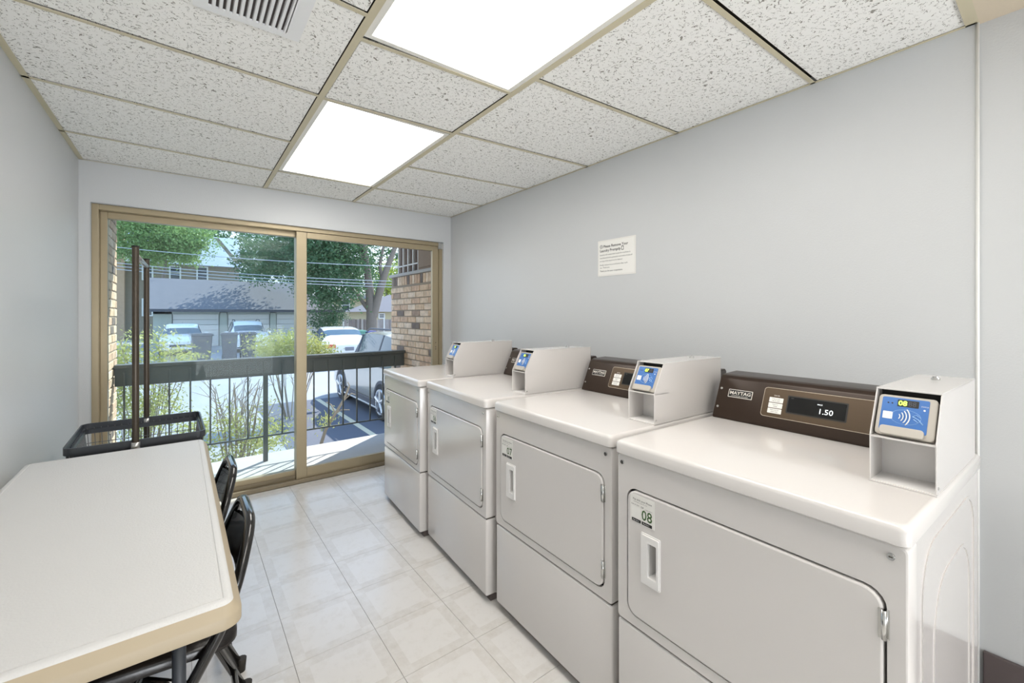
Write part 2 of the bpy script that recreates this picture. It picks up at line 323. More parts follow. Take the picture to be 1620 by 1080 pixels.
# floor: slab with a tile per piece
bm = B(); box(bm, XL-.1, XR+.55, YN-.1, YB+.02, -.12, -.0035); floor = struct(link('floor', bm, M['under']))
tw, th_ = .303, .297
bm = B(); box(bm, -tw/2+.0006, tw/2-.0006, -th_/2+.0006, th_/2-.0006, -.0035, 0, bev=.0006, seg=1)
tl = link('floor_tile', bm, M['vinyl'], floor); first = True; x = .319-tw*3+tw/2
meshes_cut = {}
for i in range(-3, 7):
    x0, x1 = max(.319+tw*i, XL), min(.319+tw*(i+1), XR+.5)
    if x1-x0 < .02: continue
    for j in range(-24, 4):
        y0, y1 = max(2.643+th_*j, YN), min(2.643+th_*(j+1), YB)
        if y1-y0 < .02: continue
        cx, cy = .319+tw*(i+.5), 2.643+th_*(j+.5)
        full = abs(x1-x0-tw) < 1e-6 and abs(y1-y0-th_) < 1e-6
        rot = random.choice((0, PI)) if full else 0
        if full:
            me = tl.data
        else:
            b2 = B(); box(b2, x0-cx+.0006, x1-cx-.0006, y0-cy+.0006, y1-cy-.0006, -.0035, 0, bev=.0006, seg=1)
            me = bpy.data.meshes.new('floor_tile'); b2.to_mesh(me); b2.free(); me.materials.append(M['vinyl'])
        if full and first: tl.location = (cx, cy, 0); first = False; continue
        piece('floor_tile', me, (cx, cy, 0), floor, (0, 0, rot))
# walls
bm = B(); box(bm, XL-.12, XL, YN, YB+.12, 0, ZC+.12); struct(link('wall_left', bm, M['wall']))
YE = .185
bm = B(); box(bm, XR, XR+.12, YE, YB+.12, 0, ZC+.12, bev=.002); wr = struct(link('wall_right', bm, M['wall']))
bm = B(); tube(bm, [(XR+.001, YE, 0), (XR+.001, YE, ZC)], .005, 8); link('corner_bead', bm, M['trimw'], wr)
bm = B(); box(bm, XR+.012, XR+.12, YN, YE, 0, ZC+.12); wr2 = struct(link('wall_right_recess', bm, M['wall']))
bm = B(); box(bm, XR-.002, XR+.012, YN, YE-.012, 0, .232, bev=.003); struct(link('baseboard_right', bm, M['dark_base']))
bm = B(); box(bm, XL-.1, XR+.2, YN-.12, YN, 0, ZC+.12); struct(link('wall_back', bm, M['wall']))
# window wall with drywall return
OX0, OX1, OZ = -.462, 1.935, 1.985
bm = B()
box(bm, XL, OX0, YB, YB+.14, 0, ZC+.1); box(bm, OX1, XR, YB, YB+.14, 0, ZC+.1); box(bm, OX0, OX1, YB, YB+.14, OZ, ZC+.1)
wf = struct(link('wall_front', bm, M['wall']))
bm = B()
for p_, q_ in (((OX0, YB+.001, 0), (OX0, YB+.001, OZ)), ((OX0, YB+.001, OZ), (OX1, YB+.001, OZ)), ((OX1, YB+.001, OZ), (OX1, YB+.001, 0))): tube(bm, [p_, q_], .003, 6)
link('corner_bead', bm, M['wall'], wf)

# ------------------------------------------------------------------ ceiling: plenum, grid and tiles
bm = B(); box(bm, XL-.1, XR+.14, YN, YB+.1, ZC+.03, ZC+.12); ceiling = struct(link('ceiling', bm, M['plenum']))
T1, T2 = .460, 1.098; HW = .0125
rowsL = [(3.107, 3.142), (2.489, 2.567), (1.893, 1.952), (1.29, 1.335), (.69, .72), (.10, .10), (-.51, -.51), (-1.12, -1.12), (-1.73, -1.73), (-2.34, -2.34), (-2.95, -2.95), (-3.56, -3.56), (-4.19, -4.19)]
rowsR = [(3.131, 3.072), (2.546, 2.461), (1.924, 1.859), (1.293, 1.237), (.662, .635)]
rowsM = [(3.135, 3.105), (1.962, 1.940), (1.462, 1.440), (.24, .23), (-.37, -.37), (-1.59, -1.59), (-2.2, -2.2), (-3.42, -3.42), (-4.19, -4.19)]
def tee(name, pts, mtl=M['tee']):
    bm = B(); prism(bm, [(x, y, ZC-.001) for x, y in pts], (0, 0, .002), bev=0)
    return link(name, bm, mtl, ceiling)
def crossrow(xa, xb, ya, yb):
    n = Vector((-(yb-ya), xb-xa)).normalized()*.0085
    tee('ceiling_tee', [(xa-n.x, ya-n.y), (xb-n.x, yb-n.y), (xb+n.x, yb+n.y), (xa+n.x, ya+n.y)])
for X in (T1, T2): tee('ceiling_tee', [(X-HW, YE-.03 if X == T2 and False else YN), (X+HW, YN), (X+HW, YB), (X-HW, YB)])
for a, b in rowsL: crossrow(XL, T1-HW, a, b)
for a, b in rowsR: crossrow(T2+HW, XR, a, b)
for a, b in rowsM: crossrow(T1+HW, T2-HW, a, b)
# wall angles
for pts in ([(XL, YN), (XL+.022, YN), (XL+.022, YB), (XL, YB)], [(XR-.010, YE), (XR, YE), (XR, YB), (XR-.010, YB)], [(XL, YB-.006), (XR, YB-.006), (XR, YB), (XL, YB)], [(T2, YE-.004), (XR, YE-.004), (XR, YE+.026), (T2, YE+.026)]):
    tee('wall_angle', pts)
def ctile(c):
    """c: four corner points of the cell; the tile sits 4 mm above the flange with a shadow gap at its edge"""
    cx = sum(p[0] for p in c)/4; cy = sum(p[1] for p in c)/4; bm = B()
    q = []
    for x, y in c:
        q.append(((x-cx)-math.copysign(.003, x-cx), (y-cy)-math.copysign(.003, y-cy), 0))
    prism(bm, q, (0, 0, .016), bev=.0015); o = link('ceiling_tile', bm, M['ctile'], ceiling); o.location = (cx, cy, ZC+.003); return o
def column(xa, xb, rows, skip=(), top=None):
    prev = (YB, YB)
    for k, (a, b) in enumerate(rows):
        if k not in skip: ctile([(xa, prev[0]-.0085), (xa, a+.0085), (xb, b+.0085), (xb, prev[1]-.0085)])
        prev = (a, b)
column(XL, T1-HW, rowsL); column(T1+HW, T2-HW, rowsM, skip=(1, 3, 5))
column(T2+HW, XR, rowsR); ctile([(T2+HW, .662-HW), (T2+HW, YE+.02), (XR, YE+.02), (XR, .635-HW)])
bm = B(); box(bm, T2+HW, XR+.2, YN, YE-.004, ZC-.001, ZC+.03); struct(link('ceiling_soffit', bm, M['soffit']))
# ceiling lights
def light(y0, y1, label):
    cx, cy = (T1+T2)/2, (y0+y1)/2; w, d = T2-T1-2*HW, y1-y0-.018
    t = thing('ceiling_light', label, 'light', (cx, cy, ZC), group='recessed ceiling lights')
    bm = B(); o = rr(-w/2, w/2, -d/2, d/2, .001, 1); i = rr(-w/2+.022, w/2-.022, -d/2+.02, d/2-.02, .001, 1)
    ring(bm, o, i, lambda u, v, q: (u, v, .001+q), .02); link('frame', bm, M['fixture'], t)
    bm = B(); box(bm, -w/2+.021, w/2-.021, -d/2+.019, d/2-.019, .004, .008); link('diffuser', bm, M['diffuser'], t)
    bm = B(); box(bm, -w/2, w/2, -d/2, d/2, .022, .03); link('housing', bm, M['fixture'], t)
light(1.951, 3.12, 'square-looking glowing ceiling panel nearest the glass door')
light(.235, 1.451, 'large glowing ceiling panel nearest the viewer')
light(-1.59, -.37, 'added glowing ceiling panel behind the viewer, unseen fill light')  # panel out of view, added as fill for the room
# vent
vt = thing('ceiling_vent', 'white louvred air vent set in a ceiling tile at the top left', 'vent', (.16, 1.49, ZC))
bm = B(); ring(bm, rr(-.145, .145, -.15, .11, .004, 2), rr(-.108, .100, -.13, .082, .002, 2), lambda u, v, q: (u, v, -.006+q), .008); link('frame', bm, M['vent'], vt)
bm = B(); box(bm, -.11, .11, -.135, .085, .000, .0028); link('backing', bm, M['vent_dark'], vt)
for k in range(12):
    x = -.098+k*.0175; bm = B(); prism(bm, [(x, -.13, -.006), (x+.008, -.13, -.006), (x+.004, -.13, 0), (x-.002, -.13, 0)], (0, .212, 0)); link('slat', bm, M['vent'], vt)

# ------------------------------------------------------------------ sliding glass door
door = struct(thing('door_1', '', '')); del door['label']; del door['category']
def part(name, boxes, m, parent, bev=.002):
    bm = B()
    for b in boxes: box(bm, *b, bev=bev)
    return link(name, bm, m, parent)
Y1, Y2, Y3, Y4 = YB+.035, YB+.075, YB+.115, YB+.150
part('door_frame', [(OX0, OX0+.032, Y1-.01, Y4, 0, OZ), (OX1-.032, OX1, Y1-.01, Y4, 0, OZ), (OX0+.0322, OX1-.0322, Y1-.01, Y4, OZ-.034, OZ)], M['alu'], door)
part('door_track', [(OX0, OX1, Y1-.03, Y1-.012, 0, .030), (OX0, OX1, Y1-.012, Y2+.002, 0, .018), (OX0, OX1, Y2-.004, Y2+.004, 0, .05), (OX0, OX1, Y2, Y4, 0, .022), (OX0, OX1, Y3+.022, Y4, 0, .042)], M['alu_dark'], door)
# fixed pane on the outer track (left)
fx0, fx1 = OX0+.032, .74
part('fixed_panel_frame', [(fx0, fx0+.034, Y2+.008, Y3+.02, .024, OZ-.034), (fx1-.06, fx1, Y2+.008, Y3+.02, .024, OZ-.034), (fx0+.034, fx1-.06, Y2+.008, Y3+.02, .024, .085), (fx0+.034, fx1-.06, Y2+.008, Y3+.02, OZ-.074, OZ-.034)], M['alu'], door)
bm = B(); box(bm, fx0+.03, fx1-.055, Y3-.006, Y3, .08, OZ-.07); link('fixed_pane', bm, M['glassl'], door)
# sliding pane on the inner track (right)
sx0, sx1 = .678, OX1-.034
part('sliding_panel_frame', [(sx0, sx0+.074, Y1, Y2-.005, .02, OZ-.036), (sx1-.062, sx1, Y1, Y2-.005, .02, OZ-.036), (sx0+.074, sx1-.062, Y1, Y2-.005, .02, .105), (sx0+.074, sx1-.062, Y1, Y2-.005, OZ-.082, OZ-.036)], M['alu'], door)
bm = B(); box(bm, sx0+.07, sx1-.058, Y1+.012, Y1+.018, .1, OZ-.078); link('sliding_pane', bm, M['glassr'], door)
part('door_latch', [(OX1-.045, OX1+.002, Y1-.024, Y1-.012, OZ-.062, OZ-.002), (OX1-.050, OX1-.016, Y1-.030, Y1-.024, OZ-.050, OZ-.034), (OX1-.008, OX1+.002, Y1-.034, Y1-.024, OZ-.062, OZ-.014)], M['steel'], door, .001)
bm = B()
for z in (.98, 1.0, 1.04): tube(bm, [(sx1-.03, Y1-.001, z), (sx1-.03, Y1-.004, z)], .004, 8)
link('door_screw', bm, M['seam'], door)

# ================================================================== DRYERS
W, D, HT = .668, .70, .92
def dryer(far, near, num, label):
    dx, dy = near[0]-far[0], near[1]-far[1]; rz = math.atan2(dy, dx)
    t = thing('clothes_dryer', label, 'dryer', (far[0], far[1], 0), rz, 'row of white dryers along the wall')
    R = .012
    # plinth
    bm = B(); box(bm, .012, W-.012, .030, D-.02, 0, .036); link('plinth', bm, M['plinth'], t)
    # lower front panel wraps the sides a little
    bm = B(); box(bm, 0, W, 0, .06, .034, .3785, bev=.009, seg=3); link('lower_panel', bm, M['cream'], t, 35)
    # side / back shell, with pressed panel on each side
    bm = B(); box(bm, .002, W-.002, .05, D, .034, .884, bev=.003)
    for s in (0, 1):
        xx = W-.002 if s else .002; sg = 1 if s else -1
        for (o1, i1, z0, z1) in ((rr(.10, .64, .10, .84, .10), rr(.108, .632, .108, .832, .094), 0, 0),):
            ring(bm, o1, i1, lambda u, v, q: (xx+sg*(.0022-q), u, v), .004)
        ring(bm, rr(.20, .58, .16, .74, .12), rr(.206, .574, .166, .734, .115), lambda u, v, q: (xx+sg*(.0018-q), u, v), .004)
    link('cabinet', bm, M['cream'], t)
    bm = B(); box(bm, .006, W-.006, .006, .055, .372, .39); box(bm, .006, W-.006, .006, .055, .872, .886); box(bm, .03, W-.03, .040, .052, .41, .79)
    link('seam', bm, M['seam'], t)
    # upper front panel with the door opening
    DX0, DX1, DZ0, DZ1 = .040, .634, .417, .785
    bm = B(); f = lambda u, v, q: (u, q, v)
    out = rr(0, W, .3825, .8785, .010); t2 = bmesh.new()
    ring(t2, rr(.004, W-.004, .3865, .8745, .008), rr(DX0-.004, DX1+.004, DZ0-.004, DZ1+.004, .034), f, .016)
    n = 24
    # rounded outer edge
    prev = [t2.verts.new((u, 0, v)) for u, v in rr(.004, W-.004, .3865, .8745, .008)]
    for (u0, q) in ((.0028, .0004), (.0012, .0014), (0, .004), (0, .055)):
        cur = [t2.verts.new((u, q, v)) for u, v in rr(u0, W-u0, .3825+u0, .8785-u0, .010)]
        for k in range(n): t2.faces.new([prev[k], prev[(k+1) % n], cur[(k+1) % n], cur[k]])
        prev = cur
    bmesh.ops.recalc_face_normals(t2, faces=t2.faces); merge(bm, t2)
    link('front_panel', bm, M['cream'], t, 30)
    # top with a rounded lip
    bm = B(); tt = bmesh.new()
    o = rr(-.004, W+.004, -.010, D, .02, rs=(.016, .003, .003, .016)); levels = [(.881, -.003), (.884, 0), (.909, 0), (.916, -.0025), (.9195, -.007), (.92, -.011)]
    prev = None
    for z, ins in levels:
        cur = []
        for u, v in rr(-.004-ins, W+.004+ins, -.010-ins, D+ins, .02, rs=(.016, .003, .003, .016)): cur.append(tt.verts.new((u, v, z)))
        if prev:
            for k in range(n): tt.faces.new([prev[k], prev[(k+1) % n], cur[(k+1) % n], cur[k]])
        else: tt.faces.new(cur[::-1])
        prev = cur
    tt.faces.new(prev); bmesh.ops.recalc_face_normals(tt, faces=tt.faces); merge(bm, tt); link('top', bm, M['cream'], t, 40)
    # door with a pressed edge and a hole for the handle cup
    hx0, hx1, hz0, hz1 = .094, .152, .535, .672
    bm = B(); tt = bmesh.new(); O = rr(DX0+.005, DX1-.005, DZ0+.005, DZ1-.005, .028); I = rr(hx0+.006, hx1-.006, hz0+.01, hz1-.01, .003)
    ring(tt, O, I, lambda u, v, q: (u, -.004+q, v), .002)
    prev = [tt.verts.new((u, -.004, v)) for u, v in O]
    for ins, q in ((.0015, -.0035), (.0035, -.002), (.004, .001), (.004, .018)):
        cur = [tt.verts.new((u, q, v)) for u, v in rr(DX0+.005-ins, DX1-.005+ins, DZ0+.005-ins, DZ1-.005+ins, .028+ins)]
        for k in range(n): tt.faces.new([prev[k], prev[(k+1) % n], cur[(k+1) % n], cur[k]])
        prev = cur
    bmesh.ops.recalc_face_normals(tt, faces=tt.faces); merge(bm, tt); dr = link('door', bm, M['cream'], t, 30)
    # handle: raised bezel and deep cup
    bm = B(); tt = bmesh.new()
    ring(tt, rr(hx0, hx1, hz0, hz1, .003), rr(hx0+.022, hx1-.007, hz0+.022, hz1-.018, .003), lambda u, v, q: (u, -.0105+q, v), .008)
    ring(tt, rr(hx0-.003, hx1+.003, hz0-.004, hz1+.004, .003), rr(hx0+.006, hx1-.004, hz0+.010, hz1-.006, .003), lambda u, v, q: (u, -.0065+q, v), .004)
    bmesh.ops.recalc_face_normals(tt, faces=tt.faces); merge(bm, tt)
    box(bm, hx0+.018, hx1-.004, .034, .036, hz0+.018, hz1-.014, mi=1); box(bm, hx0+.018, hx0+.023, -.004, .035, hz0+.018, hz1-.014); box(bm, hx1-.008, hx1-.004, -.004, .035, hz0+.018, hz1-.014)  # cup back in grey, painting in the shade of the recess
    box(bm, hx0+.02, hx1-.005, -.004, .035, hz0+.018, hz0+.024); box(bm, hx0+.02, hx1-.005, -.004, .035, hz1-.019, hz1-.014)
    h = link('door_handle', bm, [M['cream_in'], M['rgrey']], dr); h['label'] = 'white recessed pull handle'
    for z in (.455, .700):
        bm = B(); tube(bm, [(DX1+.001, -.006, z), (DX1+.001, -.006, z+.055)], .0045, 8); box(bm, DX1-.008, DX1-.002, -.0055, -.003, z, z+.055); box(bm, DX1+.004, DX1+.008, -.002, .001, z, z+.055)
        h = link('hinge', bm, M['chrome'], t); h['label'] = 'chrome door hinge'
    for x in (.02, W-.024):
        bm = B(); tube(bm, [(x, .002, .856), (x, -.0025, .856), (x, -.004, .856)], .0062, 12); box(bm, x-.003, x+.003, -.0046, -.0038, .855, .857, mi=1); link('screw', bm, [M['chrome'], M['seam']], t)
    # number sticker
    S = Matrix(((1, 0, 0, 0), (0, 0, -1, 0), (0, 1, 0, 0), (0, 0, 0, 1)))
    bm = B(); sx, sz, sw, sh = DX0+.012, DZ1-.089, .084, .080
    box(bm, sx, sx+sw, -.0048, -.0042, sz, sz+sh)
    def st(s, size, x, z, mi, **k): text(bm, s, size, Matrix.Translation((x, -.0050, z)) @ S, mi, **k)
    st('Pay with your Phone', .0078, sx+.010, sz+.064, 1); st('use the app or scan the code', .0040, sx+.012, sz+.058, 3)
    st('Scan or type', .0055, sx+.004, sz+.049, 1); st('OR', .0070, sx+.038, sz+.047, 1); st('number below', .0042, sx+.052, sz+.046, 3)
    st(num, .041, sx+.040, sz+.015, 2, xs=.9, bold=.012)
    for a, b in ((.006, .038), (.041, .076)): poly(bm, [(sx+a, -.0050, sz+.001), (sx+b, -.0050, sz+.001), (sx+b, -.0050, sz+.010), (sx+a, -.0050, sz+.010)], 1)
    text(bm, 'App Store', .0052, Matrix.Translation((sx+.010, -.0052, sz+.004)) @ S, 0); text(bm, 'Play Store', .0052, Matrix.Translation((sx+.045, -.0052, sz+.004)) @ S, 0)
    # plain white patch with dark frame where the scan code is printed
    poly(bm, [(sx+.006, -.0050, sz+.013), (sx+.037, -.0050, sz+.013), (sx+.037, -.0050, sz+.045), (sx+.006, -.0050, sz+.045)], 4)
    s_ = link('number_sticker', bm, [M['clearst'], M['ink'], M['inkg'], M['inkgray'], M['paper']], t); s_['label'] = 'payment sticker numbered '+num
    # ---------------- console
    c0, c1 = .012, .662
    prof = [(.515, .9205), (.515, .928), (.575, 1.062), (.586, 1.072), (.60, 1.076), (.69, 1.080), (.70, 1.07), (.70, .9205)]
    bm = B(); prism(bm, [(c0, y, z) for y, z in prof], (c1-c0, 0, 0), bev=.0025); cs = link('console', bm, M['console'], t, 35)
    a = Vector((.515, .928)); b = Vector((.575, 1.062)); L = (b-a).length; ez = (b-a)/L
    K = Matrix(((1, 0, 0, 0), (0, ez.x, -ez.y, a.x), (0, ez.y, ez.x, a.y), (0, 0, 0, 1)))   # x right, y up the slope, z outwards
    P = lambda x, y, w=.0: K @ Vector((x, y, w))
    def kplate(bm, x0, x1, y0, y1, w0, w1, r=.002, mi=0):
        prism(bm, [P(u, v, w0) for u, v in rr(x0, x1, y0, y1, r, 4)], P(0, 0, w1)-P(0, 0, w0), mi)
    bm = B(); kplate(bm, .176, .655, .030, .132, .0, .0015, .010, 1); kplate(bm, .1775, .656, .0315, .1305, .0012, .0022, .009, 0)
    link('control_panel', bm, [M['console2'], M['outline']], cs)
    bm = B(); kplate(bm, .252, .418, .052, .112, .0005, .0030, .003, 1); kplate(bm, .256, .414, .056, .108, .0028, .0034, .002, 0)
    text(bm, '1.50', .024, Matrix(K) @ Matrix.Translation((.342, .066, .0038)), 2); text(bm, 'PRICE', .0055, Matrix(K) @ Matrix.Translation((.338, .093, .0038)), 2); text(bm, 'TIME', .004, Matrix(K) @ Matrix.Translation((.262, .102, .0038)), 3)
    link('display', bm, [M['black'], M['blackm'], M['ledw'], M['inkgray']], cs)
    bm = B()
    for k, s in enumerate((('Press a cycle', 'key to start'), ('Superior', 'drying'), ('Add coins for', 'more time'))):
        y = .098-k*.019; kplate(bm, .197, .240, y-.0165, y, .002, .0032, .0015, 0)
        for q, s1 in enumerate(s): text(bm, s1, .0050, Matrix(K) @ Matrix.Translation((.2185, y-.0065-q*.0062, .0036)), 1, align='CENTER')
    text(bm, 'DRYER', .006, Matrix(K) @ Matrix.Translation((.2185, .103, .0026)), 2, align='CENTER')
    link('instruction_label', bm, [M['paper'], M['ink'], M['badge']], cs)
    bm = B(); kplate(bm, .054, .139, .077, .107, .0003, .0014, .002, 0); kplate(bm, .0562, .1368, .0792, .1048, .0012, .0018, .001, 1)
    text(bm, 'MAYTAG', .0168, Matrix(K) @ Matrix.Translation((.0965, .0885, .0022)), 0, align='CENTER', xs=1.10, bold=.02)
    text(bm, 'COMMERCIAL LAUNDRY', .0052, Matrix(K) @ Matrix.Translation((.0965, .0815, .0022)), 0, align='CENTER')
    link('brand_badge', bm, [M['badge'], M['ink']], cs)
    for y in (.035, .105):
        bm = B(); p = P(.026, y, 0); q = P(.026, y, .003); tube(bm, [p, q], .0045, 10); link('screw', bm, M['chrome'], cs)
    # ---------------- payment box
    x0, x1 = .556, .668; side = [(.215, .9215), (.215, 1.028), (.268, 1.128), (.645, 1.130), (.645, .9215)]
    bm = B()
    for xa in (x0, x1-.0025): prism(bm, [(xa, y, z) for y, z in side], (.0025, 0, 0), bev=.0006)
    box(bm, x0, x1, .266, .645, 1.1265, 1.1300, bev=.0008); box(bm, x0, x1, .642, .645, .922, 1.129)
    box(bm, x0, x1, .216, .300, 1.022, 1.026, bev=.0006); box(bm, x0-.001, x1+.001, .213, .648, .9203, .9235, bev=.0004)
    box(bm, x0+.002, x1-.002, .298, .300, .9235, 1.03, mi=1); box(bm, x0+.002, x1-.002, .218, .30, .9235, .9245, mi=1); box(bm, x0+.002, x1-.002, .300, .302, 1.02, 1.128, mi=2)
    for xs_ in (x1+.0001,): tube(bm, [(xs_, .225, .935), (xs_+.0015, .225, .935)], .003, 8, mi=3)
    pb = link('payment_box', bm, [M['cream'], M['cream_in'], M['blackm'], M['chrome']], t)
    bm = B(); tube(bm, [(.612, .53, 1.129), (.612, .53, 1.136)], .009, 14); tube(bm, [(.612, .53, 1.136), (.612, .53, 1.139)], .006, 12)
    l_ = link('box_lock', bm, M['chrome'], pb, 40); l_['label'] = 'chrome lock on top'
    a = Vector((.215, 1.028)); b = Vector((.268, 1.128)); L = (b-a).length; ez = (b-a)/L
    K = Matrix(((1, 0, 0, x0), (0, ez.x, -ez.y, a.x), (0, ez.y, ez.x, a.y), (0, 0, 0, 1)))
    P = lambda x, y, w=.0: K @ Vector((x, y, w))
    T = lambda x, y, w: Matrix(K) @ Matrix.Translation((x, y, w))
    bm = B(); w_ = x1-x0
    prism(bm, [P(u, v, -.030) for u, v in rr(.006, w_-.006, .006, .102, .008, 4)], P(0, 0, .024)-P(0, 0, 0), 0, bev=.002)
    prism(bm, [P(u, v, -.0062) for u, v in rr(.013, w_-.019, .018, .096, .003, 3)], P(0, 0, .0012)-P(0, 0, 0), 1)
    prism(bm, [P(u, v, -.0062) for u, v in rr(.016, w_-.022, .006, .026, .006, 4)], P(0, 0, .009)-P(0, 0, 0), 0, bev=.0015)
    prism(bm, [P(u, v, -.0050) for u, v in rr(.040, .076, .076, .092, .001, 2)], P(0, 0, .0006)-P(0, 0, 0), 2)
    text(bm, num, .016, T(.0415, .0785, -.0040), 3, xs=.95, bold=.02); text(bm, '88', .016, T(.0585, .0785, -.0040), 4, xs=.85)
    prism(bm, [P(u, v, -.0050) for u, v in rr(.017, .034, .044, .061, .001, 2)], P(0, 0, .0004)-P(0, 0, 0), 5)
    for k in range(4):
        r = .007+k*.0055; pts = [P(.040+r*math.cos(q), .052+r*1.15*math.sin(q), -.0044) for q in [math.radians(-42+84*i/8) for i in range(9)]]
        tube(bm, pts, .0009+.0001*k, 5, mi=5)
    tube(bm, [P(.056+.026*math.cos(q), .052+.017*math.sin(q), -.0047) for q in [2*PI*i/24 for i in range(24)]], .0004, 4, mi=6, closed=True)
    tube(bm, [P(.068, .056, -.0044), P(.078, .050, -.0044), P(.086, .040, -.0044)], .0011, 5, mi=6); tube(bm, [P(.070, .050, -.0044), P(.078, .043, -.0044)], .0011, 5, mi=6)
    tube(bm, [P(.068, .056, -.0044), P(.074, .060, -.0044), P(.082, .054, -.0044)], .0008, 5, mi=6)
    for x in (.024, .031): tube(bm, [P(x, .082, -.0052), P(x, .082, -.0044)], .0017, 8, mi=2)
    tube(bm, [P(.086, .073, -.0052), P(.086, .073, -.0044)], .0020, 8, mi=5); text(bm, 'STATUS', .0035, T(.080, .080, -.0044), 5)
    r_ = link('card_reader', bm, [M['rgrey'], M['blue'], M['blackm'], M['ledg'], M['cladding'], M['paper'], mat_led2], pb); r_['label'] = 'blue card reader with a green number display'
    return t
mat_led2 = mat('reader_line', srgb(150, 190, 232), 0.5)
dryer((1.052, .846), (1.031, .176), '08', 'white coin dryer numbered 08, nearest the viewer with a lit 1.50 display')
dryer((1.091, 1.549), (1.068, .878), '07', 'white coin dryer numbered 07, second from the viewer')
dryer((1.110, 2.262), (1.070, 1.588), '06', 'white coin dryer numbered 06, third from the viewer')
dryer((1.119, 2.965), (1.078, 2.290), '05', 'white coin dryer beside the glass door, farthest in the row')

# ------------------------------------------------------------------ notice on the wall
nt = thing('wall_notice', 'white paper laundry notice in a clear sleeve taped to the right wall', 'notice', (XR, 1.63, 1.645), -PI/2)
S = Matrix(((1, 0, 0, 0), (0, 0, -1, 0), (0, 1, 0, 0), (0, 0, 0, 1)))
bm = B(); prism(bm, [(u, -.0010, v) for u, v in rr(-.140, .139, -.110, .107, .003, 2)], (0, -.0012, 0)); link('sleeve', bm, M['clearst'], nt)
bm = B(); box(bm, -.132, .130, -.0032, -.0024, -.100, .098)
def nl(s, size, x, z, bold=0, xs=1.0): text(bm, s, size, Matrix.Translation((x, -.0035, z)) @ S, 1, bold=bold, xs=xs)
nl('Please Remove Your', .0215, -.095, .062, .02); nl('Laundry Promptly', .0215, -.122, .037, .02)
tube(bm, [(-.111+.009*math.cos(q), -.0037, .069+.010*math.sin(q)) for q in [2*PI*i/16 for i in range(16)]], .0012, 4, mi=1, closed=True)
tube(bm, [(-.111, -.0037, .074), (-.111, -.0037, .067), (-.107, -.0037, .065)], .001, 4, mi=1)
ring(bm, rr(.040, .056, .034, .058, .003, 5), rr(.0425, .0535, .037, .054, .002, 5), lambda u, v, q: (u, -.0038+q, v), .0003, 1)
for k, s in enumerate(('Laundry left unattended inside the machines is', 'not allowed and is promptly removed and placed', 'on top of the dryers to be claimed')): nl(s, .0120, -.122, .015-k*.0185)
nl('Kindly remove lint and all items after each', .0120, -.122, -.046); nl('use. Thank you.', .0120, -.122, -.062)
nl('Thank you for your cooperation.', .0128, -.122, -.083, .012)
link('paper', bm, [M['paper'], M['ink']], nt)
# ================================================================== TABLE
TX0, TX1, TY0, TY1, TZ = -.490, .082, .985, 2.405, .74
tb = thing('folding_table', 'long grey plastic folding table with rounded tan edge along the left wall', 'table', ((TX0+TX1)/2, (TY0+TY1)/2, 0), math.radians(.6))
hx, hy = (TX1-TX0)/2, (TY1-TY0)/2
bm = B(); tt = bmesh.new(); n = 32
lv = [(TZ-.050, .006, 1), (TZ-.046, 0, 1), (TZ-.026, 0, 1), (TZ-.022, .002, 1), (TZ-.006, .014, 1), (TZ-.0015, .019, 0), (TZ, .024, 0), (TZ, .030, 0), (TZ-.0015, .0315, 0), (TZ-.0015, .033, 0), (TZ, .0345, 0)]
prev = None
for z, ins, mi in lv:
    cur = [tt.verts.new((u, v, z)) for u, v in rr(-hx+ins, hx-ins, -hy+ins, hy-ins, max(.034-ins, .003), 7)]
    if prev:
        for k in range(n): tt.faces.new([prev[k], prev[(k+1) % n], cur[(k+1) % n], cur[k]]).material_index = mi
    else: tt.faces.new(cur[::-1]).material_index = 1
    prev = cur
tt.faces.new(prev); bmesh.ops.recalc_face_normals(tt, faces=tt.faces); merge(bm, tt); link('tabletop', bm, [M['table'], M['tablee']], tb, 30)
bm = B()
for s in (-1, 1): box(bm, s*(hx-.07)-.012, s*(hx-.07)+.012, -hy+.08, hy-.08, TZ-.075, TZ-.050)
link('under_frame', bm, M['rim'], tb)
for sy in (-1, 1):
    for sx in (-1, 1):
        bm = B(); x = sx*(hx-.10); y = sy*(hy-.16); tube(bm, bend([(x, y-sy*.02, TZ-.06), (x, y, .35), (x, y+sy*.02, .012)], .05), .0125, 10); l_ = link('leg', bm, M['rim'], tb)
        bm = B(); tube(bm, [(x, y+sy*.02, .028), (x, y+sy*.02, 0)], .016, 10); link('foot_cap', bm, M['rubber'], l_)
    bm = B(); tube(bm, [(-(hx-.10), sy*(hy-.16), .20), (hx-.10, sy*(hy-.16), .20)], .010, 8); link('crossbar', bm, M['rim'], tb)
